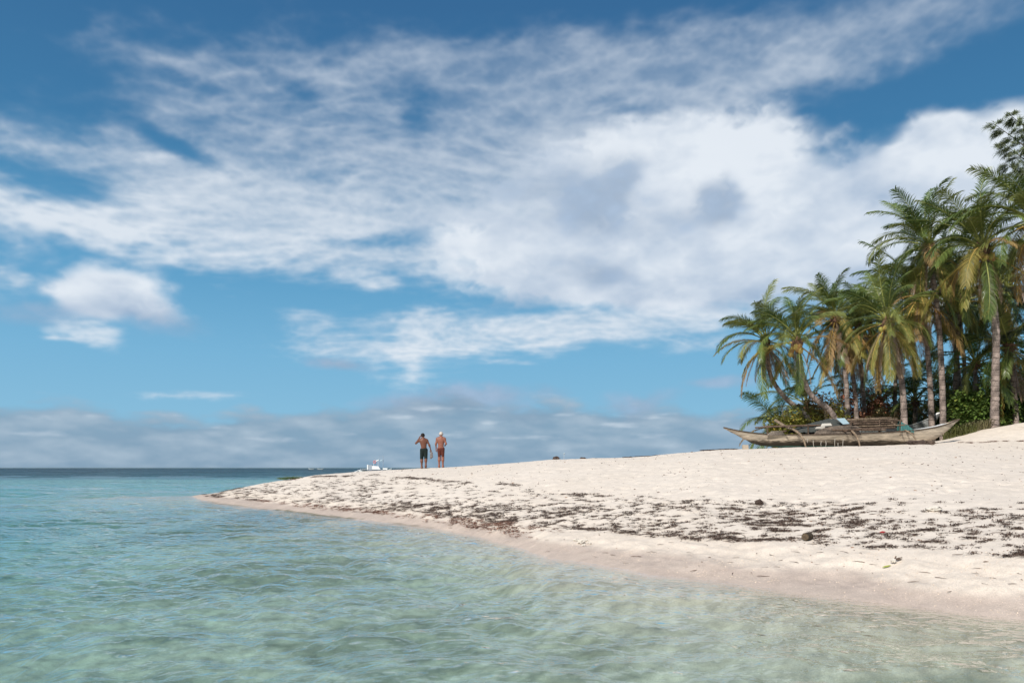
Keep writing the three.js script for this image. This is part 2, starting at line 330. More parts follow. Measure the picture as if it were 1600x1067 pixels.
function texture(size, pixel, color = true) {
  const d = new Uint8Array(size * size * 4);
  for (let i = 0; i < size * size; i++) { const p = pixel(i % size, Math.floor(i / size), i); d[i * 4] = clamp(p[0], 0, 255); d[i * 4 + 1] = clamp(p[1], 0, 255); d[i * 4 + 2] = clamp(p[2], 0, 255); d[i * 4 + 3] = 255; }
  const t = new THREE.DataTexture(d, size, size);
  t.wrapS = t.wrapT = THREE.RepeatWrapping; t.magFilter = THREE.LinearFilter; t.minFilter = THREE.LinearMipmapLinearFilter; t.generateMipmaps = true;
  if (color) t.colorSpace = THREE.SRGBColorSpace;
  t.needsUpdate = true;
  return t;
}
const sandGrain = (() => { const a = tileNoise(1024, 4, 3, 2), b = tileNoise(1024, 48, 9, 4), r = rng(31); return [a, b, Float32Array.from({ length: 1024 * 1024 }, () => r())]; })();
const sandMap = texture(1024, (x, y, i) => { const v = 238 + 34 * (sandGrain[0][i] - 0.5) + 30 * (sandGrain[1][i] - 0.5), s = sandGrain[2][i]; const k = s > 0.9965 ? 0.72 : s < 0.004 ? 1.13 : 1; return [v * k, v * 0.985 * k, v * 0.965 * k]; });
const sandBump = texture(1024, (x, y, i) => { const v = 255 * (0.45 * sandGrain[1][i] + 0.4 * sandGrain[0][i] + 0.15 * sandGrain[2][i]); return [v, v, v]; }, false);
function fan(rows, cols, u0, u1, distanceAt, point) {   // a sheet that is finer nearby than far away
  const P = new Float32Array(rows * cols * 3), uv = new Float32Array(rows * cols * 2), C = new Float32Array(rows * cols * 3), keep = new Uint8Array(rows * cols);
  for (let j = 0; j < cols; j++) {
    const u = lerp(u0, u1, j / (cols - 1)), s = sectionAt(u);
    for (let i = 0; i < rows; i++) keep[i * cols + j] = point(u, distanceAt(i), s, i * cols + j, P, uv, C) ? 1 : 0;
  }
  const index = [];
  for (let i = 0; i < rows - 1; i++) for (let j = 0; j < cols - 1; j++) {
    const a = i * cols + j, b = a + 1, c = a + cols, e = c + 1;
    if (keep[a] | keep[b] | keep[c] | keep[e]) index.push(a, b, c, b, e, c);
  }
  return { P, uv, C, index };
}
{
  const rows = 760, near = 640, cols = 560, c = new THREE.Color();
  const distanceAt = (i) => i < near ? 1.0 * Math.pow(62, i / (near - 1)) : 62 * Math.pow(30000 / 62, (i - near + 1) / (rows - near));
  const g = fan(rows, cols, -1.25, 1.25, distanceAt, (u, d, s, k, P, uv, C) => {
    const x = u * d, z = -d, h0 = heightIn(s, d), h = h0 + relief(x, z, d, h0);
    P.set([x, h, z], k * 3); uv.set([x / 2.7, z / 2.7], k * 2);
    sandColor(x, z, h, d, s.D[4], s.D[5], c); C.set([c.r, c.g, c.b], k * 3);
    return true;
  });
  structure('sand_ground', geometryOf(g.P, Uint32Array.from(g.index), { uv: [g.uv, 2], color: [g.C, 3] }),
    mat(0xffffff, 0.93, { vertexColors: true, map: sandMap, bumpMap: sandBump, bumpScale: 0.012, specularIntensity: 0.3 }));
}
// ------------------------------------------------------------------ the sea: a rippled surface over a clear, absorbing body of water
const WAVES = (() => {
  const r = rng(77), list = [];
  const bands = [[0.16, 0.3, 16, 0.046], [0.3, 0.6, 18, 0.050], [0.6, 1.2, 14, 0.044], [1.2, 2.6, 10, 0.030], [2.6, 6, 8, 0.015], [6, 18, 6, 0.010]];   // shortest, longest, how many, slope of each
  for (const [a, b, n, slope] of bands) for (let i = 0; i < n; i++) {
    const L = a * Math.pow(b / a, (i + r()) / n), dir = 1.9 + (r() + r() + r() - 1.5) * 1.5, k = 2 * Math.PI / L;
    list.push([k * Math.cos(dir), k * Math.sin(dir), r() * 6.283, slope * (0.6 + 0.8 * r()) / k * 1.0, L, Math.cos(dir), Math.sin(dir)]);
  }
  return list;
})();
const rippleNormal = (() => {        // the finest ripples, seamless over its tile
  const S = 1024, T = 2.9, r = rng(99), H = new Float32Array(S * S), comps = [];
  for (let i = 0; i < 70; i++) {
    const L = 0.045 * Math.pow(0.26 / 0.045, r()), dir = 1.9 + (r() + r() - 1) * 2.2, m = Math.round(T / L * Math.cos(dir)), n = Math.round(T / L * Math.sin(dir)), k = Math.hypot(m, n) * 2 * Math.PI / T;
    if (k > 0) comps.push([m, n, r() * 6.283, 0.022 / k]);
  }
  const sinT = Float32Array.from({ length: S }, (_, i) => Math.sin(i / S * 2 * Math.PI));
  for (const [m, n, ph, a] of comps) { const p = Math.round(ph / 6.2832 * S); for (let y = 0; y < S; y++) for (let x = 0; x < S; x++) H[y * S + x] += a * sinT[(((m * x + n * y + p) % S) + S) % S]; }
  const step = T / S;
  return texture(S, (x, y) => {
    const dx = (H[y * S + (x + 1) % S] - H[y * S + (x + S - 1) % S]) / (2 * step), dy = (H[((y + 1) % S) * S + x] - H[((y + S - 1) % S) * S + x]) / (2 * step), l = 1 / Math.hypot(dx, dy, 1);
    return [127.5 + 127.5 * -dx * l, 127.5 + 127.5 * -dy * l, 127.5 + 127.5 * l];
  }, false);
})();
{
  const near = 760, rows = 900, cols = 560, U0 = -1.25, U1 = 1.25;
  const distanceAt = (i) => i < near ? 2.2 * Math.pow(70 / 2.2, i / (near - 1)) : 70 * Math.pow(28000 / 70, (i - near + 1) / (rows - near));
  const g = fan(rows, cols, U0, U1, distanceAt, (u, d, s, k, P, uv) => {
    const x = u * d, z = -d, bed = heightIn(s, d), depth = -rawHeight(s, d);
    const cell = Math.max(d * (U1 - U0) / cols, d < 70 ? d * 0.0046 : d * 0.043), calm = smooth(-0.03, 0.45, depth) * 0.94 + 0.06, gust = 0.8 + 0.35 * n2(x * 0.06, z * 0.09) + 0.2 * n2(x * 0.35, z * 0.5);
    let y = 0, ox = 0, oz = 0;
    if (depth > -0.25) for (const [kx, kz, ph, a, L, cx, cz] of WAVES) {
      const f = smooth(2.2, 4.5, L / cell); if (f <= 0) continue;
      const A = a * f * (L < 2.6 ? gust : 1), t = kx * x + kz * z + ph, sn = Math.sin(t);
      y += A * sn; const c = -0.8 * A * Math.cos(t) * -1; ox -= cx * c; oz -= cz * c;
    }
    P.set([x + ox * calm, y * calm, z + oz * calm], k * 3); uv.set([x / 2.9, -z / 2.9], k * 2);
    return depth > -0.12;
  });
  const sheet = (specularIntensity) => new THREE.MeshPhysicalMaterial({ color: 0xffffff, roughness: 0.04, transmission: 1, thickness: 0, ior: 1.333, specularIntensity, normalMap: rippleNormal, normalScale: new THREE.Vector2(1, 1) });
  const inside = [], middle = [], outside = [];
  for (let i = 0; i < g.index.length; i += 3) { const x = g.P[g.index[i] * 3], d = -g.P[g.index[i] * 3 + 2]; const e = fbm2(x / d * 7, Math.log(d) * 5, 4); (d < 34 * (1 + 0.45 * e) ? inside : d < 130 * (1 + 0.3 * e) ? middle : outside).push(g.index[i], g.index[i + 1], g.index[i + 2]); }
  structure('sea_water', geometryOf(g.P, Uint32Array.from(inside), { uv: [g.uv, 2] }), sheet(1));
  structure('sea_water', geometryOf(g.P, Uint32Array.from(middle), { uv: [g.uv, 2] }), sheet(0.8));
  structure('open_sea', geometryOf(g.P, Uint32Array.from(outside), { uv: [g.uv, 2] }), sheet(0.42));   // rougher water beyond the reef edge shows more of its own depth and less of the sky
  // the water itself, a little under the troughs: it swallows red first, so depth turns it turquoise and then blue
  const body = structure('sea_water_body', new THREE.BoxGeometry(56000, 60, 28300), new THREE.MeshPhysicalMaterial({ color: 0xffffff, roughness: 0, transmission: 1, ior: 1.0, thickness: 1, transparent: true, opacity: 0.0, attenuationColor: new THREE.Color().setRGB(0.925, 0.985, 0.9895), attenuationDistance: 1 }));
  body.position.set(0, -30.05, -14150 + 60);
}
// ------------------------------------------------------------------ plants
function tube(points, radii, sides = 6, seed = 0, rough = 0) {      // a tapering round limb through the points
  const curve = new THREE.CatmullRomCurve3(points, false, 'centripetal'), n = Math.max(2, radii.length), P = [], uv = [], index = [], r = rng(seed + 1);
  const up = V(0, 0, 0), side = V(0, 0, 0), t = V(0, 0, 0), ref = Math.abs(curve.getTangent(0.5).y) > 0.9 ? V(1, 0, 0) : V(0, 1, 0), len = curve.getLength();
  for (let i = 0; i < n; i++) {
    const s = i / (n - 1), c = curve.getPoint(s); curve.getTangent(s, t);
    side.crossVectors(t, ref).normalize(); up.crossVectors(side, t).normalize();
    for (let k = 0; k <= sides; k++) {
      const a = k / sides * Math.PI * 2, R = radii[i] * (1 + rough * (k < sides ? Math.sin(k * 12.9898 + i * 78.233 + seed) : Math.sin(i * 78.233 + seed)));
      P.push(c.x + (Math.cos(a) * side.x + Math.sin(a) * up.x) * R, c.y + (Math.cos(a) * side.y + Math.sin(a) * up.y) * R, c.z + (Math.cos(a) * side.z + Math.sin(a) * up.z) * R);
      uv.push(k / sides, s * len);
    }
  }
  for (let i = 0; i < n - 1; i++) for (let k = 0; k < sides; k++) { const a = i * (sides + 1) + k, b = a + 1, c = a + sides + 1, d = c + 1; index.push(a, b, c, b, d, c); }
  const a = P.length / 3; P.push(...curve.getPoint(1).toArray()); uv.push(0.5, len);
  for (let k = 0; k < sides; k++) index.push((n - 1) * (sides + 1) + k, (n - 1) * (sides + 1) + k + 1, a);
  const b = P.length / 3; P.push(...curve.getPoint(0).toArray()); uv.push(0.5, 0);
  for (let k = 0; k < sides; k++) index.push(k + 1, k, b);
  return geometryOf(P, index, { uv: [uv, 2] });
}
const barkMap = (() => { const a = tileNoise(256, 8, 71, 3), b = tileNoise(256, 64, 73, 3); return texture(256, (x, y, i) => { const ring = Math.abs(((y / 256) * 4) % 1 - 0.5) < 0.07 ? 0.78 : 1, v = (182 + 110 * (a[i] - 0.5) + 130 * (b[i] - 0.5)) * ring; return [v * 1.0, v * 0.96, v * 0.93]; }); })();
const M = {
  bark: mat(srgb(198, 186, 180), 0.9, { map: barkMap, bumpMap: barkMap, bumpScale: 0.02, specularIntensity: 0.2 }),
  bough: mat(new THREE.Color().setRGB(0.16, 0.125, 0.095), 0.9),
  twig: mat(new THREE.Color().setRGB(0.20, 0.155, 0.11), 0.9),
};
const leafMat = (r, g, b, rough = 0.5, through = 0.4) => new THREE.MeshPhysicalMaterial({ color: new THREE.Color().setRGB(r, g, b), roughness: rough, transmission: through, thickness: 0, specularIntensity: 0.5, side: THREE.DoubleSide, vertexColors: true });
const FROND = {
  fresh: [leafMat(0.14, 0.195, 0.052, 0.32), leafMat(0.105, 0.16, 0.046, 0.32), leafMat(0.185, 0.215, 0.062, 0.32)],
  old: [leafMat(0.30, 0.26, 0.075, 0.5), leafMat(0.25, 0.26, 0.07, 0.5), leafMat(0.34, 0.24, 0.10, 0.55)],
  dead: [leafMat(0.36, 0.28, 0.21, 0.9, 0.25), leafMat(0.30, 0.24, 0.20, 0.9, 0.25)],
};
const RIB = { fresh: mat(new THREE.Color().setRGB(0.26, 0.27, 0.075), 0.5), old: mat(new THREE.Color().setRGB(0.42, 0.28, 0.075), 0.5), dead: mat(new THREE.Color().setRGB(0.27, 0.19, 0.11), 0.85) };
// one palm leaf, growing from the origin along +x: a curved midrib and two rows of hanging leaflets
function makeFrond(seed, rise, bend, kind) {
  const r = rng(seed), L = 1, N = kind === 'fresh' ? 64 : 58, P = [], C = [], index = [], mid = [];
  const twist = (r() - 0.5) * 0.9, sway = (r() - 0.5) * 0.35;
  const spine = [], dirs = []; let x = 0, y = 0, z = 0;
  for (let i = 0; i <= 40; i++) {
    const s = i / 40, e = rise - bend * Math.pow(s, 1.25), yaw = sway * s;
    spine.push(V(x, y, z)); dirs.push(V(Math.cos(e) * Math.cos(yaw), Math.sin(e), Math.cos(e) * Math.sin(yaw)));
    x += dirs[i].x * L / 40; y += dirs[i].y * L / 40; z += dirs[i].z * L / 40;
  }
  const down = V(0, -1, 0), T = V(0, 0, 0), S = V(0, 0, 0), U = V(0, 0, 0);
  for (let i = 0; i < N; i++) for (const side of [-1, 1]) {
    const s = 0.17 + 0.83 * (i + 0.5 * r()) / N; if (kind === 'dead' ? r() < 0.10 : r() < 0.03) continue;
    const q = Math.min(39.999, s * 40), k = Math.floor(q);
    const o = spine[k].clone().lerp(spine[k + 1], q - k); T.copy(dirs[k]);
    S.crossVectors(T, V(0, 1, 0)); if (S.lengthSq() < 0.02) S.set(0, 0, 1); S.normalize(); U.crossVectors(S, T).normalize();
    const roll = twist * s; const S2 = S.clone().multiplyScalar(Math.cos(roll)).addScaledVector(U, Math.sin(roll)), U2 = U.clone().multiplyScalar(Math.cos(roll)).addScaledVector(S, -Math.sin(roll));
    const len = (0.205 * Math.pow(Math.sin(Math.PI * (0.13 + 0.80 * (s - 0.17) / 0.83)), 0.7) + 0.015) * (0.8 + 0.35 * r()) * (kind === 'dead' ? 0.8 : 1), forward = 0.75 + 0.75 * s + 0.25 * (r() - 0.5);
    const d0 = S2.clone().multiplyScalar(side).addScaledVector(T, forward).addScaledVector(U2, 0.35 * (1 - s) + 0.45 * (r() - 0.5)).normalize();
    const sag = (kind === 'fresh' ? 0.85 : kind === 'old' ? 1.25 : 1.9) * (0.6 + 0.8 * r()), w = 0.0047 * (0.75 + 0.5 * r()) * (kind === 'dead' ? 0.7 : 1);
    let p = o.clone(), d = d0.clone(); const b0 = P.length / 3, tone = 0.8 + 0.45 * r(), tip = kind === 'fresh' ? 0.35 * r() : 0.8 * r();
    for (let j = 0; j <= 3; j++) {
      const wide = w * [0.55, 1, 0.72, 0][j]; const across = T.clone().cross(d).cross(d).normalize(); if (!isFinite(across.x)) across.copy(U2);
      const c = [tone * (1 + tip * j / 3 * 0.9), tone * (1 + tip * j / 3 * 0.35), tone];
      if (j < 3) { P.push(p.x + across.x * wide, p.y + across.y * wide, p.z + across.z * wide, p.x - across.x * wide, p.y - across.y * wide, p.z - across.z * wide); C.push(...c, ...c); } else { P.push(p.x, p.y, p.z); C.push(...c); }
      p.addScaledVector(d, len / 3); d.addScaledVector(down, sag * 0.42).normalize();
    }
    index.push(b0, b0 + 1, b0 + 2, b0 + 1, b0 + 3, b0 + 2, b0 + 2, b0 + 3, b0 + 4, b0 + 3, b0 + 5, b0 + 4, b0 + 4, b0 + 5, b0 + 6);
  }
  const pts = [0, 6, 13, 20, 27, 34, 40].map((i) => spine[i]);
  return { leaf: geometryOf(P, index, { color: [C, 3] }), rib: tube(pts, [0.015, 0.010, 0.0085, 0.0075, 0.006, 0.0048, 0.004, 0.003, 0.0018], 5, seed) };
}
const FRONDS = { up: [], mid: [], low: [], hang: [], dead: [] };
for (let i = 0; i < 4; i++) {
  FRONDS.up.push(makeFrond(100 + i, 1.38 - 0.05 * i, 0.65 + 0.25 * i, 'fresh'));
  FRONDS.mid.push(makeFrond(200 + i, 0.98 - 0.09 * i, 1.2 + 0.18 * i, 'fresh'));
  FRONDS.low.push(makeFrond(300 + i, 0.32 - 0.14 * i, 1.25 + 0.15 * i, 'fresh'));
  FRONDS.hang.push(makeFrond(400 + i, -0.45 - 0.18 * i, 0.75, 'old'));
  FRONDS.dead.push(makeFrond(500 + i, -0.95 - 0.15 * i, 0.45, 'dead'));
}
const nut = (() => { const g = new THREE.SphereGeometry(1, 10, 8), p = g.attributes.position; for (let i = 0; i < p.count; i++) { const y = p.getY(i), k = 1 + 0.07 * Math.cos(3 * Math.atan2(p.getZ(i), p.getX(i))); p.setXYZ(i, p.getX(i) * k * 0.86, y * 1.12 + 0.1 * (1 - y * y), p.getZ(i) * k * 0.86); } g.computeVertexNormals(); return g; })();
const nutMats = [mat(new THREE.Color().setRGB(0.42, 0.30, 0.09), 0.45), mat(new THREE.Color().setRGB(0.28, 0.25, 0.06), 0.45), mat(new THREE.Color().setRGB(0.30, 0.17, 0.06), 0.55)];
const fibreMat = mat(new THREE.Color().setRGB(0.15, 0.085, 0.055), 0.95);
/* a coconut palm: foot and heart are places on the ground and in the air, via bends the trunk on its way */
function palm(o) {
  const r = rng(o.seed), g = thing('coconut_palm', o.label, 'palm tree', o.foot.toArray(), 0, o.group);
  const top = o.heart.clone().sub(o.foot), via = (o.via ?? []).map((p) => p.clone().sub(o.foot)), H = top.length(), n = Math.round(H * 7);
  const R = o.radius ?? 0.15, radii = Array.from({ length: n }, (_, i) => { const s = i / (n - 1); return R * (lerp(1.12, 0.78, Math.pow(s, 0.6)) + 0.55 * Math.exp(-s * H / 0.35)) * (1 + (i % 2 ? 0.035 : -0.035)); });
  part('trunk', tube([V(0, -0.35, 0), ...via, top], radii, 10, o.seed, 0.05), M.bark, g);
  const boss = part('fibre_boss', new THREE.IcosahedronGeometry(R * 1.75, 2), fibreMat, g);
  { const p = boss.geometry.attributes.position; for (let i = 0; i < p.count; i++) { const k = 1 + 0.35 * n3(p.getX(i) * 9 + o.seed, p.getY(i) * 5, p.getZ(i) * 9); p.setXYZ(i, p.getX(i) * k, p.getY(i) * k * 1.5, p.getZ(i) * k); } boss.geometry.computeVertexNormals(); }
  boss.position.copy(top).add(V(0, -R * 0.7, 0));
  const size = o.size ?? 3.6, plan = { up: 8, mid: 10, low: 9, hang: 5, dead: 3, ...(o.plan ?? {}) };
  const wind = V(-0.34, 0, 0.05);
  for (const [kind, count] of Object.entries(plan)) for (let i = 0; i < count; i++) {
    const v = FRONDS[kind][Math.floor(r() * 4)], how = kind === 'dead' ? 'dead' : kind === 'hang' ? (r() < 0.2 ? 'fresh' : 'old') : kind === 'low' && r() < 0.28 ? 'old' : 'fresh', list = FROND[how];
    const f = part('frond', v.leaf, list[Math.floor(r() * list.length)], g); part('midrib', v.rib, RIB[how], f);
    const turn = (i + 0.75 * r()) / count * Math.PI * 2 + o.seed * 1.7, s = size * (0.76 + 0.34 * r()) * (kind === 'up' ? 1.0 : kind === 'dead' ? 0.8 : 1);
    f.scale.set(s, s, s);
    const lean = new THREE.Quaternion().setFromAxisAngle(V(0, 0, 1), -wind.x * (kind === 'up' ? 1 : kind === 'mid' ? 0.75 : 0.35) * (0.6 + 0.8 * r()));
    f.quaternion.copy(lean).multiply(new THREE.Quaternion().setFromEuler(new THREE.Euler((r() - 0.5) * 0.35, turn, (r() - 0.5) * 0.25, 'YXZ')));
    f.position.copy(top).add(V(Math.cos(turn) * R * 0.6, (kind === 'up' ? 0.18 : kind === 'mid' ? 0.06 : kind === 'low' ? -0.05 : -0.2) + (r() - 0.5) * 0.12, -Math.sin(turn) * R * 0.6));
  }
  for (let i = 0; i < (o.nuts ?? 0); i++) {
    const c = part('coconut', nut, nutMats[Math.floor(r() * 3)], g), a = (o.nutTurn ?? -1.6) + (r() - 0.5) * 2.6, k = 0.11 + 0.03 * r();
    c.scale.setScalar(k); c.position.copy(top).add(V(Math.cos(a) * (R + 0.16 + 0.08 * r()), -0.30 - 0.32 * r(), -Math.sin(a) * (R + 0.16 + 0.08 * r())));
    c.rotation.set(r() * 0.6, r() * 6, r() * 0.6);
  }
  return g;
}
const GROVE = 'coconut palms along the top of the beach';
const foot = (px, depth) => onGround(px, depth, 0);
// [label, foot column, foot depth, heart [column, row], trunk bends, frond length, trunk radius, coconuts, fronds]
const PALMS = [
  ['leaning palm farthest left, brown dead fronds hanging under its small crown', 1290, 37.5, [1196, 533, 36.5], [[1262, 652, 37.3], [1228, 622, 37], [1206, 590, 36.7]], 2.6, 0.125, 5, { up: 7, mid: 10, low: 10, hang: 5, dead: 11 }],
  ['palm with a trunk bent like an elbow, second crown from the left', 1328, 35.5, [1246, 533, 35], [[1300, 645, 35.4], [1268, 617, 35.2], [1256, 590, 35]], 2.7, 0.135, 9, { up: 10, mid: 11, low: 7, hang: 3, dead: 2 }],
  ['slim palm just right of the elbow-trunked palm, feathery crown against the sky', 1325, 40, [1306, 497, 40], [[1324, 620, 40], [1318, 550, 40]], 2.9, 0.13, 0, { up: 8, mid: 10, low: 9, hang: 7, dead: 9 }],
  ['slim palm with a low crown, trunk leaning left, middle of three trunks', 1341, 41, [1326, 530, 41], [[1337, 620, 41]], 3.0, 0.13, 0, { up: 5, mid: 8, low: 8, hang: 7, dead: 11 }],
  ['thin leaning palm, rightmost of three close trunks behind the boat', 1356, 42, [1341, 505, 42], [[1350, 620, 42]], 3.2, 0.13, 0, { up: 6, mid: 9, low: 8, hang: 6, dead: 8 }],
  ['palm with long brown fronds hanging far down, above the middle of the boat', 1415, 35, [1387, 503, 34.5], [[1411, 610, 35], [1401, 550, 34.7]], 2.9, 0.14, 3, { up: 9, mid: 11, low: 8, hang: 9, dead: 10 }],
  ['shadowed palm whose thin trunk stands left of the brown-fronded palm trunk', 1399, 43, [1412, 500, 43], [[1400, 600, 43]], 2.9, 0.12, 0, { up: 5, mid: 8, low: 8, hang: 4, dead: 2 }],
  ['palm with a low shaggy crown and curved trunk behind the boat stern', 1458, 37, [1438, 460, 36.5], [[1454, 600, 37], [1447, 520, 36.7]], 3.3, 0.135, 2, { up: 6, mid: 8, low: 8, hang: 8, dead: 8 }],
  ['tall palm left of the tallest, straight trunk and wind-blown crown', 1475, 36, [1452, 385, 36], [[1473, 600, 36], [1467, 500, 36]], 3.1, 0.14, 0, { up: 10, mid: 12, low: 9, hang: 6, dead: 6 }],
  ['palm with a dark trunk right behind the boat stern tip', 1494, 39, [1502, 470, 39], [[1494, 600, 39]], 3.4, 0.14, 0, { up: 4, mid: 7, low: 8, hang: 5, dead: 3 }],
  ['palm behind the boat stern tip, second of two touching trunks', 1501, 40.5, [1478, 440, 40], [[1500, 600, 40.5]], 3.4, 0.13, 0, { up: 5, mid: 7, low: 7, hang: 3, dead: 2 }],
  ['tallest palm on the sand mound, thick grey trunk and yellow coconuts', 1554, 33.6, [1536, 388, 33.2], [[1556, 600, 33.6], [1556, 500, 33.4]], 3.25, 0.175, 9, { up: 11, mid: 12, low: 8, hang: 6, dead: 2 }],
  ['palm cut off by the right edge of the picture, fronds reaching inward', 1628, 32.5, [1615, 345, 32], [[1625, 560, 32.3]], 3.5, 0.17, 4, { up: 7, mid: 10, low: 10, hang: 6, dead: 2 }],
  ['short palm with drooping pale fronds near the right edge', 1588, 37, [1578, 540, 36.5], [[1586, 620, 37]], 3.2, 0.15, 0, { up: 4, mid: 7, low: 8, hang: 7, dead: 3 }],
  ['slim palm at the back, crown rising left of the tall wind-blown palm', 1432, 45, [1424, 478, 44.5], [[1430, 600, 45]], 3.0, 0.12, 0, { up: 8, mid: 10, low: 8, hang: 4, dead: 2 }],
  ['slim palm at the back, crown between the two tallest palms', 1512, 44, [1497, 455, 43.5], [[1510, 600, 44]], 3.0, 0.12, 0, { up: 8, mid: 10, low: 8, hang: 4, dead: 2 }],
  ['slim palm at the back of the grove right of the tallest trunk', 1568, 46, [1580, 455, 45], [[1570, 600, 46]], 3.6, 0.12, 0, { up: 7, mid: 10, low: 8, hang: 4, dead: 2 }],
  ['slim palm at the back, crown just left of the brown-fronded palm', 1376, 46, [1358, 505, 45], [[1374, 600, 46]], 2.8, 0.12, 0, { up: 7, mid: 9, low: 8, hang: 4, dead: 2 }],
  ['palm with a bent slim trunk at the right edge behind the mound', 1592, 41, [1560, 450, 40], [[1592, 620, 41], [1580, 560, 40.5]], 3.6, 0.13, 0, { up: 5, mid: 8, low: 9, hang: 5, dead: 3 }],
];
PALMS.forEach(([label, fx, fd, [hx, hy, hd], via, size, radius, nuts, plan], i) => palm({ label, group: GROVE, foot: foot(fx, fd), heart: at(hx, hy, hd), via: via.map((v) => at(...v)), size, radius, nuts, plan, seed: 31 + i * 7 }));
const YOUNG = 'young palms low in the undergrowth';
[
  ['young palm low at the left end of the grove, over the boat prow', 1212, 38.5, 1.25, 2.6, { up: 3, mid: 6, low: 7, hang: 2, dead: 0 }],
  ['young dark palm in the shade between the trunks above the boat', 1428, 43, 2.6, 3.2, { up: 4, mid: 8, low: 7, hang: 2, dead: 0 }],
  ['young palm in the gap left of the tallest palm trunk', 1522, 38, 3.6, 3.3, { up: 3, mid: 7, low: 8, hang: 4, dead: 1 }],
  ['young palm under the three close trunks', 1372, 45, 2.4, 3.2, { up: 3, mid: 8, low: 7, hang: 2, dead: 1 }],
  ['young palm behind the leaning trunks', 1258, 43, 2.6, 3.0, { up: 3, mid: 7, low: 8, hang: 5, dead: 3 }],
  ['young palm in deep shade behind the boat stern', 1480, 46, 3.0, 3.4, { up: 4, mid: 8, low: 8, hang: 3, dead: 1 }],
].forEach(([label, px, d, high, size, plan], i) => { const f = foot(px, d); palm({ label, group: YOUNG, foot: f, heart: f.clone().add(V(0.1, high, 0)), via: [], size, radius: 0.11, plan, seed: 301 + i * 5 }); });

// ------------------------------------------------------------------ shrubs
function leafCloud(seed, radii, count, leaf, lump = 0.35) {       // leaves spread through a lumpy volume over the ground
  const r = rng(seed), P = [], C = [], index = [];
  const clumps = Array.from({ length: 16 }, () => { const a = r() * 6.283, q = Math.sqrt(r()) * 0.85; return [Math.cos(a) * q, 0.15 + 0.8 * r() * (1 - 0.5 * q), Math.sin(a) * q, 0.22 + 0.26 * r()]; });
  for (let i = 0; i < count; i++) {
    const c = clumps[Math.floor(r() * clumps.length)], a = r() * 6.283, b = Math.acos(2 * r() - 1), q = c[3] * (1 + lump * (r() - 0.5)) * Math.pow(r(), 0.28);
    const x = (c[0] + Math.cos(a) * Math.sin(b) * q) * radii[0], y = Math.max(0.03, (c[1] + Math.cos(b) * q * 0.8)) * radii[1], z = (c[2] + Math.sin(a) * Math.sin(b) * q) * radii[2];
    const yaw = r() * 6.283, pitch = -0.9 + 1.5 * r(), L = leaf * (0.6 + 0.7 * r()), W = L * (0.24 + 0.12 * r()), t = 0.62 + 0.7 * r(), k = r() < 0.12 ? 1.5 : 1;
    const d = V(Math.cos(pitch) * Math.cos(yaw), Math.sin(pitch), Math.cos(pitch) * Math.sin(yaw)), s = V(-Math.sin(yaw), 0, Math.cos(yaw)), u = s.clone().cross(d), o = P.length / 3;
    P.push(x, y, z, x + d.x * L * 0.5 + s.x * W + u.x * W * 0.3, y + d.y * L * 0.5 + s.y * W + u.y * W * 0.3, z + d.z * L * 0.5 + s.z * W + u.z * W * 0.3, x + d.x * L, y + d.y * L - 0.1 * L, z + d.z * L, x + d.x * L * 0.5 - s.x * W + u.x * W * 0.3, y + d.y * L * 0.5 - s.y * W + u.y * W * 0.3, z + d.z * L * 0.5 - s.z * W + u.z * W * 0.3);
    for (let j = 0; j < 4; j++) C.push(t * k, t * (k > 1 ? 1.1 : 1), t);
    index.push(o, o + 1, o + 2, o, o + 2, o + 3);
  }
  return geometryOf(P, index, { color: [C, 3] });
}
const SHRUB = { green: leafMat(0.14, 0.22, 0.045), dark: leafMat(0.13, 0.205, 0.05), yellow: leafMat(0.30, 0.30, 0.07), brown: leafMat(0.32, 0.23, 0.11, 0.8, 0.3), red: leafMat(0.36, 0.18, 0.11, 0.7, 0.35), straw: leafMat(0.30, 0.25, 0.12, 0.8, 0.3) };
function shrub(label, px, depth, radii, kind, count, leaf, seed, group) {
  const f = foot(px, depth), g = thing('shrub', label, 'shrub', [f.x, f.y - 0.05, f.z], 0, group), r = rng(seed + 3);
  for (let i = 0; i < 6; i++) { const a = r() * 6.283, q = 0.65 * r(); part('stem', tube([V(0.1 * Math.cos(a), -0.1, 0.1 * Math.sin(a)), V(Math.cos(a) * q * 0.5 * radii[0], 0.45 * radii[1], Math.sin(a) * q * 0.5 * radii[2]), V(Math.cos(a) * q * radii[0], (0.7 + 0.25 * r()) * radii[1], Math.sin(a) * q * radii[2])], [0.03, 0.026, 0.02, 0.015, 0.008], 5, seed + i), M.twig, g); }
  const leaves = part('foliage', leafCloud(seed, radii, Math.round(count * 2.4), leaf * 1.25), SHRUB[kind], g);
  leaves.userData.kind = 'stuff';
  return g;
}
const UNDER = 'shrubs under the palms';
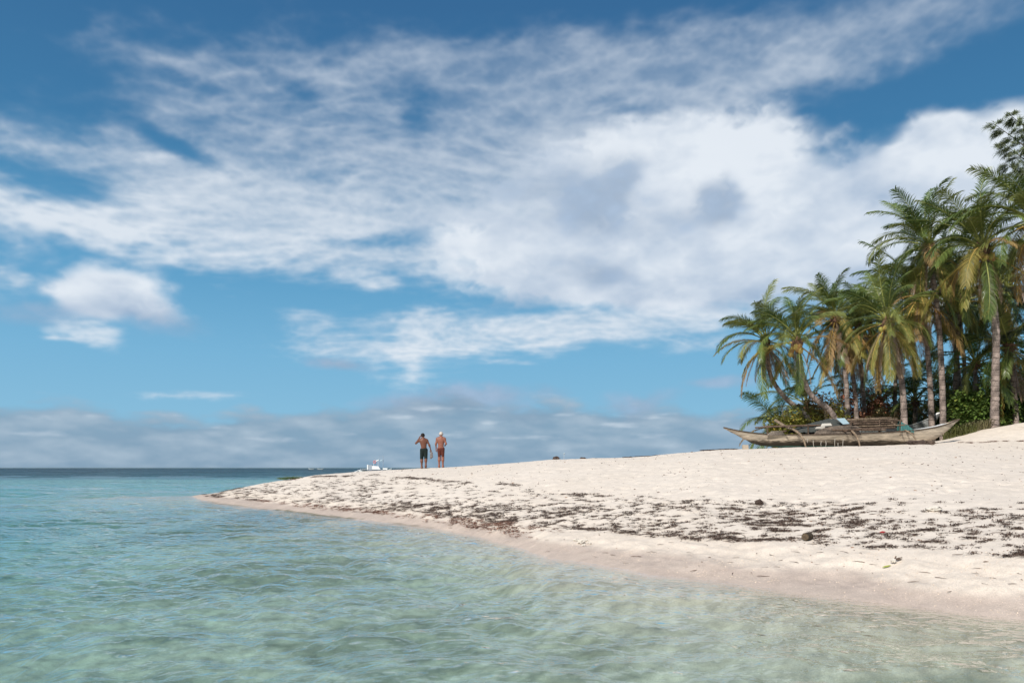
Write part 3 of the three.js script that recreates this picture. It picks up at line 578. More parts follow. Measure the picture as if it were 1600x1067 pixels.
[
  ['yellow-green shrub at the left end of the grove above the boat prow', 1232, 36, [1.5, 2.3, 1.1], 'yellow', 1900, 0.14],
  ['dry yellow-brown shrub behind the two leaning trunks', 1264, 38.5, [1.6, 3.0, 1.2], 'brown', 1500, 0.14],
  ['olive shrub between the leaning trunks over the boat', 1290, 37.2, [1.5, 2.7, 1.1], 'yellow', 1500, 0.13],
  ['reddish-leaved shrub left of the three close trunks', 1310, 41.5, [1.8, 3.6, 1.3], 'red', 2200, 0.14],
  ['rusty brown shrub behind the three close trunks', 1356, 43.5, [2.2, 3.7, 1.3], 'red', 2600, 0.14],
  ['dark green shrub right of the three close trunks', 1385, 46, [2.0, 2.8, 1.4], 'dark', 2000, 0.16],
  ['straw-coloured dry shrub low behind the boat poles', 1378, 39.5, [1.3, 2.1, 0.8], 'straw', 1400, 0.13],
  ['dark shrub filling the shade behind the boat stern', 1440, 48, [2.4, 3.0, 1.5], 'dark', 2200, 0.17],
  ['green shrub left of the tallest palm on the mound', 1522, 36.5, [1.6, 2.4, 1.2], 'green', 2400, 0.16],
  ['bright green shrub touching the trunk of the tallest palm', 1545, 37.5, [1.3, 2.0, 1.0], 'green', 1800, 0.16],
  ['green shrub right of the tallest palm', 1577, 38.5, [1.4, 1.8, 1.0], 'green', 1800, 0.16],
  ['tall dark green shrub in the back of the grove at right', 1530, 47, [3.2, 5.0, 1.6], 'dark', 3600, 0.20],
  ['dark green thicket at the right edge behind the mound', 1600, 45, [2.8, 5.6, 1.6], 'dark', 3600, 0.20],
  ['dark thicket in the back of the grove above the boat middle', 1400, 52, [3.0, 4.2, 1.6], 'dark', 3000, 0.20],
  ['low olive shrub hidden in the shade right of the boat stern', 1492, 42, [1.6, 2.6, 1.1], 'dark', 1800, 0.16],
].forEach(([label, px, d, radii, kind, n, leaf], i) => shrub(label, px, d, radii, kind, n, leaf, 900 + i * 13, UNDER));

// grasses and fallen leaves at the foot of the mound
function tussock(label, px, depth, count, high, wide, material, seed) {
  const f = foot(px, depth), r = rng(seed), P = [], C = [], index = [];
  for (let i = 0; i < count; i++) {
    const a = r() * 6.283, q = Math.sqrt(r()) * wide, x = Math.cos(a) * q * 1.6, z = Math.sin(a) * q * 0.7, y0 = groundHeight(f.x + x, f.z + z) - f.y - 0.03, H = high * (0.4 + 0.7 * r()), b = r() * 6.283, l = H * (0.3 + 0.9 * r()), t = 0.6 + 0.7 * r(), w = 0.008 + 0.010 * r(), o = P.length / 3;
    const sx = -Math.sin(b) * w, sz = Math.cos(b) * w;
    P.push(x - sx, y0, z - sz, x + sx, y0, z + sz, x + Math.cos(b) * l * 0.4 - sx, y0 + H * 0.75, z + Math.sin(b) * l * 0.4 - sz, x + Math.cos(b) * l * 0.4 + sx, y0 + H * 0.75, z + Math.sin(b) * l * 0.4 + sz, x + Math.cos(b) * l, y0 + H * 0.8, z + Math.sin(b) * l);
    for (let j = 0; j < 5; j++) C.push(t, t, t);
    index.push(o, o + 1, o + 2, o + 1, o + 3, o + 2, o + 2, o + 3, o + 4);
  }
  const g = thing('grass_tussock', label, 'grass', f.toArray(), 0, 'grass tussocks at the foot of the mound');
  part('blade', geometryOf(P, index, { color: [C, 3] }), material, g).userData.kind = 'stuff';
}
const grassMat = leafMat(0.16, 0.17, 0.05), dryGrass = leafMat(0.27, 0.24, 0.12, 0.8, 0.3);
tussock('grass tussock right under the boat stern tip', 1500, 32.8, 420, 0.55, 0.45, grassMat, 41);
tussock('dry grass tussock on the left slope of the mound', 1520, 33.6, 420, 0.6, 0.5, dryGrass, 42);
tussock('green tussock between the boat stern and the tallest palm', 1537, 34.3, 360, 0.55, 0.45, grassMat, 43);

// ------------------------------------------------------------------ the casuarina at the right edge
{
  const f = foot(1672, 36), g = thing('casuarina_tree', 'feathery casuarina tree at the right edge, its branch reaching in above the palms', 'tree', f.toArray()), r = rng(64), P = [], C = [], index = [];
  const H = 17.5, trunk = [V(0, -0.3, 0), V(-0.2, 5, 0.1), V(0.1, 11, 0), V(-0.1, H, 0)];
  part('trunk', tube(trunk, Array.from({ length: 24 }, (_, i) => lerp(0.28, 0.05, i / 23)), 9, 5, 0.05), M.bough, g);
  const curve = new THREE.CatmullRomCurve3(trunk);
  const needle = (o, d, L, t) => {
    const b = P.length / 3, s = V(d.z, 0.3 * (r() - 0.5), -d.x).normalize().multiplyScalar(0.009), m = o.clone().addScaledVector(d, L * 0.55), e = m.clone().addScaledVector(d, L * 0.3).add(V(0, -L * 0.28, 0));
    P.push(o.x - s.x, o.y - s.y, o.z - s.z, o.x + s.x, o.y + s.y, o.z + s.z, m.x - s.x, m.y - s.y, m.z - s.z, m.x + s.x, m.y + s.y, m.z + s.z, e.x, e.y, e.z);
    for (let j = 0; j < 5; j++) C.push(t, t, t);
    index.push(b, b + 1, b + 2, b + 1, b + 3, b + 2, b + 2, b + 3, b + 4);
  };
  const tuft = (o, d0) => { const n = 14 + Math.floor(8 * r()), d = d0.clone().multiplyScalar(0.75).add(V(0, -0.55 + 0.3 * r(), 0)); for (let i = 0; i < n; i++) needle(o.clone().add(V((r() - 0.5) * 0.1, (r() - 0.5) * 0.1, (r() - 0.5) * 0.1)), d.clone().add(V((r() - 0.5) * 0.7, (r() - 0.5) * 0.6, (r() - 0.5) * 0.7)).normalize(), 0.22 + 0.24 * r(), 0.65 + 0.7 * r()); };
  const bough = (from, to, thick, twigs) => {
    const mid = from.clone().lerp(to, 0.5).add(V(0, 0.25, 0));
    part('bough', tube([from, mid, to], [thick, thick * 0.85, thick * 0.7, thick * 0.5, thick * 0.3, 0.008], 6, 3), M.bough, g);
    const c = new THREE.QuadraticBezierCurve3(from, mid, to);
    for (let i = 0; i < twigs; i++) {
      const s = 0.22 + 0.78 * (i + r()) / twigs, o = c.getPoint(s), a = r() * 6.283, L = (1.15 - 0.75 * s) * (0.4 + 0.6 * r()), dir = c.getTangent(s).multiplyScalar(0.7).add(V(Math.cos(a) * 0.8, 0.35 * (r() - 0.25), Math.sin(a) * 0.8)).normalize();
      for (let k = 0; k < 5; k++) tuft(o.clone().addScaledVector(dir, L * (k + r()) / 5).add(V(0, -0.06 * k, 0)), dir);
    }
  };
  for (let i = 0; i < 34; i++) { const s = 0.28 + 0.7 * i / 34, p = curve.getPoint(s), a = i * 2.4 + r(), L = lerp(3.4, 0.8, (s - 0.28) / 0.72) * (0.75 + 0.4 * r()), to = p.clone().add(V(Math.cos(a) * L, 0.5 + 0.8 * r(), Math.sin(a) * L)); if (to.x + f.x > (1556 - 800) / FOCAL * 36 && s > 0.55) to.x = Math.max(to.x, p.x - 1.2); bough(p, to, 0.05, 9); }
  const w = (px, py) => at(px, py, 36).sub(f);
  bough(curve.getPoint(0.70), w(1577, 178), 0.05, 30);
  bough(curve.getPoint(0.66), w(1552, 192), 0.05, 30);
  bough(curve.getPoint(0.62), w(1566, 222), 0.045, 30);
  bough(curve.getPoint(0.60), w(1570, 255), 0.045, 28);
  bough(curve.getPoint(0.35), w(1580, 470), 0.05, 14);
  bough(curve.getPoint(0.32), w(1572, 520), 0.05, 14);
  part('foliage', geometryOf(P, index, { color: [C, 3] }), leafMat(0.23, 0.27, 0.13, 0.6, 0.45), g).userData.kind = 'stuff';
}
// ------------------------------------------------------------------ outrigger boats
function hullGeometry(o) {     // o.sheer, o.keel: [x, y] from bow to stern; a double-walled open hull
  const pick = (pts, x) => { let k = 0; while (k < pts.length - 2 && x > pts[k + 1][0]) k++; const [a, b] = [pts[k], pts[k + 1]], t = clamp((x - a[0]) / (b[0] - a[0])); return lerp(a[1], b[1], lerp(t, t * t * (3 - 2 * t), 0.35)); };
  const x0 = o.sheer[0][0], x1 = o.sheer.at(-1)[0], n = 64, m = 9, P = [], uv = [], index = [], prof = [];
  for (let i = 0; i <= n; i++) {
    const t = i / n, x = lerp(x0, x1, t), ys = pick(o.sheer, x), yk = Math.min(pick(o.keel, x), ys - 0.03), b = o.beam / 2 * Math.pow(Math.max(0.0008, Math.sin(Math.PI * clamp(t, 0.004, 0.996))), 0.62), ring = [];
    for (const side of [-1, 1]) { const row = []; for (let j = 0; j <= m; j++) { const v = j / m; row.push([x, lerp(yk, ys, v), side * b * Math.pow(v, 0.5)]); } ring.push(...(side < 0 ? row.reverse() : row.slice(1))); }
    const inner = []; for (let j = 0; j <= 2 * m; j++) { const p = ring[2 * m - j], w = 0.03; inner.push([p[0], Math.max(p[1], lerp(yk, ys, 0.55)) - (j === 0 || j === 2 * m ? 0 : 0.0), Math.sign(p[2]) * Math.max(0, Math.abs(p[2]) - w)]); }
    prof.push([...ring, ...inner, ring[0]]);
  }
  const k = prof[0].length;
  for (const row of prof) for (const p of row) { P.push(...p); uv.push((p[0] - x0) / (x1 - x0), (p[1] - o.low) / (o.high - o.low)); }
  for (let i = 0; i < n; i++) for (let j = 0; j < k - 1; j++) { const a = i * k + j, b = a + 1, c = a + k, d = c + 1; index.push(a, c, b, b, c, d); }
  return geometryOf(P, index, { uv: [uv, 2] });
}
const hullMap = (bottom, band, side, rim, seed) => { const S = 512, a = tileNoise(S, 8, seed, 3), b = tileNoise(S, 96, seed + 5, 4), c = tileNoise(S, 24, seed + 9, 3); return texture(S, (x, y, i) => {
  const v = y / S + 0.05 * (b[i] - 0.5) + 0.03 * (c[i] - 0.5), drip = 0.06 * Math.max(0, b[(x * 7 % S) + S * 40] - 0.5);
  let k = v < 0.10 ? bottom : v < 0.22 + drip * 1.5 + 0.06 * (c[i] - 0.5) ? band : side; const edge = smooth(0.19, 0.31, v + 0.12 * (a[i] - 0.5));
  k = v < 0.19 ? k : k.map((q, n) => lerp(band[n], side[n], clamp(edge + 0.25 * (c[i] - 0.4))));
  const w = 1 + 0.36 * (a[i] - 0.5) + 0.55 * (b[i] - 0.5) + 0.4 * (c[i] - 0.5);
  return k.map((q) => q * w);
}); };
const wood = (r, g, b, rough = 0.8) => mat(new THREE.Color().setRGB(r, g, b), rough, { map: barkMap, bumpMap: barkMap, bumpScale: 0.008 });
const bamboo = [wood(0.36, 0.28, 0.20), wood(0.26, 0.19, 0.14), wood(0.46, 0.37, 0.27)];
{
  const D = 30, K = D / FOCAL, X = (px) => (px - 1316) * K, Y = (py) => (699 - py) * K, c = at(1316, 699, D);
  const boat = thing('outrigger_boat', 'long beige outrigger boat with dark waterline, pulled up on the beach before the palms', 'boat', c.toArray(), 0.04);
  const sheer = [[1129, 668.5], [1140, 671.5], [1160, 675.5], [1185, 678.5], [1230, 680], [1290, 679.5], [1345, 678], [1400, 675], [1440, 671], [1470, 665.5], [1490, 659.5], [1504, 654.5]].map(([a, b]) => [X(a), Y(b)]);
  const keel = [[1129, 670], [1145, 678], [1160, 686], [1175, 693.5], [1190, 697], [1230, 699.5], [1290, 700], [1350, 698.5], [1410, 696.5], [1445, 693], [1465, 686], [1482, 675], [1504, 656]].map(([a, b]) => [X(a), Y(b)]);
  const hull = part('hull', hullGeometry({ sheer, keel, beam: 1.05, low: Y(702), high: Y(652) }), mat(0xffffff, 0.75, { map: hullMap([52, 98, 92], [58, 52, 44], [176, 163, 145], 0, 401) }), boat);
  for (const side of [-1, 1]) part('gunwale', tube(sheer.map(([x, y], i) => { const t = (x - sheer[0][0]) / (sheer.at(-1)[0] - sheer[0][0]); return V(x, y + 0.005, side * (0.525 * Math.pow(Math.max(0.0008, Math.sin(Math.PI * clamp(t, 0.004, 0.996))), 0.62) + 0.004)); }), Array(40).fill(0.022), 6), wood(0.16, 0.12, 0.09), boat).userData.label = 'dark rubbing strip along the edge of the hull';
  // near ends of the booms come down in front of the hull to the sand
  const boom = (pts, r, m) => part('outrigger_boom', tube(pts, [r * 1.0, r * 1.1, r * 1.05, r, r * 0.95, r * 0.9, r * 0.85, r * 0.8, r * 0.7, r * 0.6, r * 0.5], 8, 3, 0.06), m, boat);
  const q = (px, py, z) => V(at(px, py, D - z).x - c.x, at(px, py, D - z).y - c.y, z);
  boom([q(1213, 657, -1.3), q(1228, 667, -0.4), q(1243, 674, 0.55), q(1253, 686, 0.95), q(1257, 700, 1.05)], 0.058, bamboo[2]);
  boom([q(1300, 655, -1.2), q(1318, 664, -0.2), q(1332, 674, 0.6), q(1340, 686, 0.95), q(1343, 698, 1.0)], 0.05, bamboo[2]);
  boom([q(1398, 660, -1.1), q(1414, 671, 0.3), q(1425, 677, 0.65), q(1432, 686, 0.9), q(1433, 696, 1.0)], 0.036, bamboo[2]);
  // poles and cross beams laid over the hull
  const r = rng(9);
  const poles = [[1178, 668.5, 1300, 664, 0.25], [1192, 667, 1345, 662, 0.1], [1316, 657, 1405, 654.5, -0.3], [1312, 660, 1412, 657, 0.0], [1318, 663, 1408, 660.5, 0.2], [1310, 667, 1416, 664, 0.35], [1322, 670.5, 1400, 668, 0.45], [1300, 672, 1385, 671.5, 0.5], [1326, 655.5, 1396, 652.5, -0.5], [1308, 664.5, 1398, 662.5, -0.1]];
  poles.forEach(([xa, ya, xb, yb, z], i) => part('bamboo_pole', tube([q(xa, ya, z), q((xa + xb) / 2, (ya + yb) / 2 + 0.6 * (r() - 0.5), z + 0.05), q(xb, yb, z + 0.1 * (r() - 0.5))], Array.from({ length: 16 }, (_, k) => (0.030 + 0.008 * r()) * (k % 3 ? 1 : 1.12)), 6, i), bamboo[i % 3 === 2 ? 0 : 1], boat));
  for (const [px, top] of [[1198, 668], [1262, 663], [1330, 655], [1376, 654], [1408, 656]]) for (const z of [-0.3, 0.38]) part('pole_rest', tube([q(px, 680, z), q(px + (r() - 0.5) * 2, top, z)], [0.028, 0.026, 0.022], 6), bamboo[1], boat);
  for (const px of [1216, 1310, 1400]) part('cross_beam', tube([V(X(px), Y(675), -0.75), V(X(px), Y(675), 0.72)], [0.035, 0.036, 0.036, 0.034], 6), bamboo[1], boat);
  const plank = (pts, z, t, m, name, label) => { const s = new THREE.Shape(pts.map(([a, b]) => new THREE.Vector2(X(a), Y(b)))), g = new THREE.ExtrudeGeometry(s, { depth: t, bevelEnabled: true, bevelSize: 0.006, bevelThickness: 0.006, bevelSegments: 1 }); g.translate(0, 0, z); const p = part(name, g, m, boat); if (label) p.userData.label = label; return p; };
  const grey = wood(0.30, 0.26, 0.22), darkBoard = wood(0.12, 0.10, 0.085);
  plank([[1262, 681], [1268, 674], [1282, 669], [1300, 666.5], [1318, 665.5], [1332, 668], [1334, 679.5]], 0.47, 0.03, grey, 'side_board', 'weathered grey board raised over the middle of the hull');
  plank([[1264, 681], [1270, 674], [1300, 668], [1330, 668], [1334, 679.5]], -0.5, 0.03, darkBoard, 'side_board');
  plank([[1190, 681], [1198, 675], [1214, 674], [1220, 681]], 0.40, 0.03, wood(0.34, 0.31, 0.27), 'deck_box');
  plank([[1322, 681], [1320, 668], [1329, 668], [1336, 680]], 0.52, 0.03, darkBoard, 'brace');
  for (const [xa, xb] of [[1150, 1196], [1425, 1480]]) { const g = new THREE.BoxGeometry(X(xb) - X(xa), 0.025, 0.42, 6, 1, 1); g.translate((X(xa) + X(xb)) / 2, 0, 0); const p = g.attributes.position; for (let i = 0; i < p.count; i++) { const x = p.getX(i), t = clamp((x - sheer[0][0]) / (sheer.at(-1)[0] - sheer[0][0])); let k = 0; while (k < sheer.length - 2 && x > sheer[k + 1][0]) k++; const y = lerp(sheer[k][1], sheer[k + 1][1], clamp((x - sheer[k][0]) / (sheer[k + 1][0] - sheer[k][0]))); p.setXYZ(i, x, p.getY(i) + y + 0.012, p.getZ(i) / 0.21 * 0.5 * Math.pow(Math.sin(Math.PI * t), 0.62)); } g.computeVertexNormals(); part('deck', g, xa > 1400 ? mat(new THREE.Color().setRGB(0.72, 0.72, 0.70), 0.6) : mat(new THREE.Color().setRGB(0.16, 0.30, 0.28), 0.7), boat).userData.label = xa > 1400 ? 'white painted stern deck' : 'faded teal bow deck'; }
  for (const [px, a, b] of [[1270, 688, 698], [1282, 690, 697], [1290, 689, 698], [1304, 685, 699], [1309, 692, 698], [1317, 686, 698], [1260, 685, 692]]) { const f = (py) => { const z = 0.30 + 0.23 * Math.sqrt(clamp((700 - py) / 20)); return q(px + 1.2 * (r() - 0.5), py, z); }; part('rope_end', tube([f(a), f((a + b) / 2), f(b)], [0.011, 0.012, 0.012, 0.011, 0.009], 5), mat(new THREE.Color().setRGB(0.46, 0.43, 0.38), 0.9), boat); }

  // things lying in and on the boat
  const heap = (name, label, category, pts, z, deep, m, seed) => {      // a crumpled cloth
    const xs = pts.map((p) => p[0]), cx = (Math.min(...xs) + Math.max(...xs)) / 2, o = V(X(cx), Y(680), z), g = thing(name, label, category, [0, 0, 0], 0);
    const N = 30, Mz = 14, P = [], index = [], topAt = (x) => { let k = 0; while (k < pts.length - 2 && x > pts[k + 1][0]) k++; return lerp(pts[k][1], pts[k + 1][1], clamp((x - pts[k][0]) / (pts[k + 1][0] - pts[k][0]))); };
    for (let i = 0; i <= N; i++) for (let j = 0; j <= Mz; j++) { const px = lerp(xs[0], xs.at(-1), i / N), w = j / Mz * 2 - 1, top = Y(topAt(px)), y = lerp(Y(676), top, Math.sqrt(Math.max(0, 1 - w * w))) + 0.035 * n3(px * 0.25, w * 3, seed) + 0.015 * n3(px * 0.7, w * 8, seed + 3); P.push(X(px) - o.x, y - o.y, w * deep + 0.03 * n3(px * 0.3, w * 2, seed + 7)); }
    for (let i = 0; i < N; i++) for (let j = 0; j < Mz; j++) { const a = i * (Mz + 1) + j, b = a + 1, c2 = a + Mz + 1, d = c2 + 1; index.push(a, b, c2, b, d, c2); }
    g.position.copy(o.applyAxisAngle(V(0, 1, 0), 0.04).add(c)); g.rotation.y = 0.04;
    part('cloth', geometryOf(P, index), m, g);
  };
  heap('tarpaulin', 'dark tarpaulin heaped in the middle of the beached boat', 'tarpaulin', [[1236, 672], [1252, 666], [1270, 660.5], [1290, 655.5], [1303, 655], [1322, 662]], 0, 0.36, mat(new THREE.Color().setRGB(0.055, 0.060, 0.055), 0.85, { side: THREE.DoubleSide }), 5);
  heap('cloth', 'teal cloth hung over the poles near the boat stern', 'cloth', [[1400, 659], [1404, 659.5], [1411, 663], [1417, 667], [1422, 671]], 0.28, 0.14, mat(new THREE.Color().setRGB(0.05, 0.15, 0.14), 0.85, { side: THREE.DoubleSide }), 15);
  const flat = (name, label, pts, z, t, m) => { const s = new THREE.Shape(pts.map(([a, b]) => new THREE.Vector2(X(a) - X(pts[0][0]), Y(b) - Y(pts[0][1])))), g = thing(name, label, 'board', [0, 0, 0], 0.04); g.position.copy(V(X(pts[0][0]), Y(pts[0][1]), z).applyAxisAngle(V(0, 1, 0), 0.04).add(c)); part('panel', new THREE.ExtrudeGeometry(s, { depth: t, bevelEnabled: true, bevelSize: 0.005, bevelThickness: 0.005, bevelSegments: 1 }), m, g); };
  flat('panel_board', 'pale blue board leaning on the pole bundle of the boat', [[1304, 659], [1299, 655], [1312, 654.5], [1320, 663], [1310, 664]], 0.40, 0.03, mat(new THREE.Color().setRGB(0.34, 0.46, 0.52), 0.7));
  flat('panel_board', 'whitish board lying on the boat left of the grey side board', [[1275, 667], [1277, 663], [1290, 662.5], [1292, 666]], 0.42, 0.03, mat(new THREE.Color().setRGB(0.55, 0.52, 0.46), 0.8));
  flat('panel_board', 'small pale board at the left end of the grey side board', [[1265, 671], [1268, 668], [1280, 667], [1281, 671]], 0.45, 0.03, mat(new THREE.Color().setRGB(0.42, 0.39, 0.34), 0.8));

  // a smaller boat behind, only its end shows between trunks and stern
  const D2 = 38.5, c2 = onGround(1440, D2, 0), k2 = D2 / FOCAL, gy = 731 - (c2.y - EYE) / k2, X2 = (px) => (px - 1440) * k2, Y2 = (py) => (gy - py) * k2;
  const b2 = thing('outrigger_boat', 'small grey boat behind the long boat, white tip showing between trunks', 'boat', c2.toArray(), -0.25);
  const s2 = [[1340, 666], [1365, 670], [1400, 669], [1430, 663], [1452, 653.5], [1467, 646]].map(([a, b]) => [X2(a), Y2(b)]), kk = [[1340, 668], [1362, gy - 6], [1400, gy], [1430, gy - 1], [1452, gy - 12], [1467, 648]].map(([a, b]) => [X2(a), Y2(b)]);
  part('hull', hullGeometry({ sheer: s2, keel: kk, beam: 0.8, low: Y2(gy), high: Y2(640) }), mat(0xffffff, 0.75, { map: hullMap([60, 66, 66], [92, 92, 90], [128, 130, 130], 0, 431) }), b2);
  for (const side of [-1, 1]) part('gunwale', tube(s2.map(([x, y]) => { const t = (x - s2[0][0]) / (s2.at(-1)[0] - s2[0][0]); return V(x, y + 0.008, side * (0.4 * Math.pow(Math.max(0.0008, Math.sin(Math.PI * clamp(t, 0.004, 0.996))), 0.62))); }), Array(24).fill(0.02), 6), mat(new THREE.Color().setRGB(0.40, 0.40, 0.39), 0.7), b2);
  part('stem_cap', tube([V(s2[4][0] + 0.1, s2[4][1] + 0.02, 0), V(s2[5][0], s2[5][1] + 0.03, 0), V(s2[5][0] + 0.1, s2[5][1] - 0.04, 0)], [0.05, 0.055, 0.05, 0.03], 7), mat(new THREE.Color().setRGB(0.75, 0.75, 0.73), 0.6), b2);
}
// ------------------------------------------------------------------ the white boat lying off the far side of the point
{
  const D = 210, K = D / FOCAL, c = at(585, 731, D).setY(0), X = (px) => (px - 585) * K, Y = (py) => EYE + (731 - py) * K, w = mat(new THREE.Color().setRGB(0.78, 0.78, 0.78), 0.5), dark = mat(new THREE.Color().setRGB(0.12, 0.13, 0.15), 0.7), greyish = mat(new THREE.Color().setRGB(0.34, 0.37, 0.42), 0.7);
  const b = thing('passenger_boat', 'white outrigger passenger boat moored beyond the sand point, left of the two walkers', 'boat', c.toArray());
  const sheer = [[560, 735], [572, 735.5], [590, 736], [603, 734.5], [612, 731.5]].map(([x, y]) => [X(x), Y(y)]), keel = [[560, 736.5], [568, 739], [590, 740.5], [604, 739.5], [612, 733]].map(([x, y]) => [X(x), Y(y)]);
  part('hull', hullGeometry({ sheer, keel, beam: 2.0, low: Y(741), high: Y(728) }), mat(0xffffff, 0.5, { map: hullMap([40, 60, 80], [60, 64, 70], [225, 226, 228], 0, 451) }), b);
  const box = (name, x0, x1, y0, y1, z0, z1, m) => { const g = new THREE.BoxGeometry(X(x1) - X(x0), Y(y0) - Y(y1), z1 - z0); g.translate((X(x0) + X(x1)) / 2, (Y(y0) + Y(y1)) / 2, (z0 + z1) / 2); return part(name, g, m, b); };
  box('bow_locker', 574, 576, 726, 734, -0.8, 0.8, w); box('engine_cover', 576.4, 581.6, 726.5, 734.5, -0.7, 0.7, greyish);
  const roof = new THREE.ExtrudeGeometry(new THREE.Shape([[582, 728], [590, 728.5], [592, 729], [595, 733.5], [582, 733.5]].map(([x, y]) => new THREE.Vector2(X(x), Y(y)))), { depth: 1.6, bevelEnabled: true, bevelSize: 0.03, bevelThickness: 0.03, bevelSegments: 1 }); roof.translate(0, 0, -0.8); part('cabin', roof, w, b);
  box('deck', 566, 606, 734.4, 735.4, -0.9, 0.9, dark);
  const pole = (xa, ya, xb, yb, z, r, m, name) => part(name, tube([V(X(xa), Y(ya), z), V(X((xa + xb) / 2), Y((ya + yb) / 2), z), V(X(xb), Y(yb), z)], [r, r, r * 0.8], 6), m, b);
  pole(598.5, 735, 598.3, 712, 0, 0.06, greyish, 'mast'); pole(586, 728.5, 585.8, 715, 0, 0.05, greyish, 'mast'); pole(592, 729, 592.5, 713, 0, 0.03, greyish, 'stay'); pole(592, 713, 598.4, 712.5, 0, 0.03, greyish, 'stay'); pole(584, 728.5, 584, 721, 0.5, 0.04, w, 'awning_post'); pole(591, 729, 591, 720, 0.5, 0.04, w, 'awning_post');
  const sheet = (name, pts, m) => { const g = new THREE.ExtrudeGeometry(new THREE.Shape(pts.map(([x, y]) => new THREE.Vector2(X(x), Y(y)))), { depth: 0.9, bevelEnabled: false }); g.translate(0, 0, -0.45); return part(name, g, m, b); };
  sheet('awning', [[587, 719.6], [592, 717.8], [592.2, 718.8], [588, 721]], w); sheet('awning', [[593, 719.8], [598, 717.8], [598.2, 719], [594, 720.6]], mat(new THREE.Color().setRGB(0.45, 0.58, 0.66), 0.6));
  const ring = part('life_ring', new THREE.TorusGeometry(0.32, 0.13, 8, 16), mat(new THREE.Color().setRGB(0.55, 0.24, 0.26), 0.6), b); ring.position.set(X(585.6), Y(721.8), 0.5);
  pole(556, 737.6, 566.5, 733.6, 2.2, 0.12, w, 'outrigger_float'); pole(604, 735, 607, 731.4, 1.5, 0.1, w, 'outrigger_boom'); pole(566, 733.8, 575, 733, 1.2, 0.06, w, 'outrigger_boom');
  box('stern_tender', 600, 607, 731.4, 733.6, 1.4, 2.4, w); box('cool_box', 597, 599.5, 734.6, 736.4, 1.2, 1.8, w);
}
[['tiny boat on the horizon, left of the white boat', 500, 720, 1.6], ['tiny boat on the horizon, farther left of the white boat', 486, 760, 1.2]].forEach(([label, px, D, tall]) => {
  const c = at(px, 731, D).setY(0), b = thing('fishing_boat', label, 'boat', c.toArray(), 0.3, 'tiny boats on the horizon'), L = 6;
  part('hull', hullGeometry({ sheer: [[-L / 2, 1.0], [0, 0.6], [L / 2, 1.0]], keel: [[-L / 2, 0.7], [-L / 4, -0.2], [L / 4, -0.2], [L / 2, 0.7]], beam: 1.1, low: -0.2, high: 1 }), mat(new THREE.Color().setRGB(0.5, 0.52, 0.54), 0.7), b);
  part('mast', tube([V(0, 0.3, 0), V(0.1, tall * 1.4, 0)], [0.05, 0.05, 0.03], 5), mat(new THREE.Color().setRGB(0.4, 0.4, 0.4), 0.7), b);
});
// ------------------------------------------------------------------ people
// a smooth surface round tapered bones [[a, ra], [b, rb]]; cut(p) > 0 is taken away
function skinned(bones, lo, hi, cell, blend, cut) {
  const span = Math.max(...[0, 1, 2].map((i) => hi[i] - lo[i])), n = Math.ceil(span / cell) + 4, mc = new MarchingCubes(n, new THREE.MeshBasicMaterial(), false, false, 200000), half = n / 2, F = mc.field;
  const mid = [0, 1, 2].map((i) => (lo[i] + hi[i]) / 2), R = half * cell, B = bones.map(([a, ra, b, rb, sq = 1]) => { const d = b.map((q, i) => q - a[i]); return { a, ra, d, rb, l2: d[0] * d[0] + d[1] * d[1] + d[2] * d[2] + 1e-9, sq }; });
  for (let k = 0; k < n; k++) for (let j = 0; j < n; j++) for (let i = 0; i < n; i++) {
    const x = mid[0] + (i - half) / half * R, y = mid[1] + (j - half) / half * R, z = mid[2] + (k - half) / half * R, at3 = k * n * n + j * n + i;
    if (x < lo[0] || x > hi[0] || y < lo[1] || y > hi[1] || z < lo[2] || z > hi[2]) { F[at3] = -1; continue; }
    let s = 0;
    for (const b of B) {
      const px = x - b.a[0], py = y - b.a[1], pz = z - b.a[2], t = clamp((px * b.d[0] + py * b.d[1] + pz * b.d[2]) / b.l2), qx = px - b.d[0] * t, qy = py - b.d[1] * t, qz = (pz - b.d[2] * t) * b.sq;
      const dist = Math.sqrt(qx * qx + qy * qy + qz * qz) - lerp(b.ra, b.rb, t);
      if (dist < blend * 6) s += Math.exp(-dist / blend);
    }
    let v = s > 0 ? Math.log(s) * blend : -1;
    if (cut) v = Math.min(v, -cut(x, y, z));
    F[at3] = v;
  }
  mc.isolation = 0; mc.update();
  const P = new Float32Array(mc.count * 3);
  for (let i = 0; i < mc.count; i++) for (let c = 0; c < 3; c++) P[i * 3 + c] = mid[c] + mc.positionArray[i * 3 + c] * R;
  // weld and orient
  const seen = new Map(), V3 = [], index = [];
  for (let i = 0; i < mc.count; i++) { const key = Math.round(P[i * 3] * 2e4) + ',' + Math.round(P[i * 3 + 1] * 2e4) + ',' + Math.round(P[i * 3 + 2] * 2e4); let at3 = seen.get(key); if (at3 === undefined) { at3 = V3.length / 3; seen.set(key, at3); V3.push(P[i * 3], P[i * 3 + 1], P[i * 3 + 2]); } index.push(at3); }
  let volume = 0; for (let i = 0; i < index.length; i += 3) { const [a, b, c] = [0, 1, 2].map((k) => V(...V3.slice(index[i + k] * 3, index[i + k] * 3 + 3))); volume += a.dot(b.clone().cross(c)); }
  if (volume < 0) for (let i = 0; i < index.length; i += 3) [index[i], index[i + 1]] = [index[i + 1], index[i]];
  return geometryOf(V3, index);
}
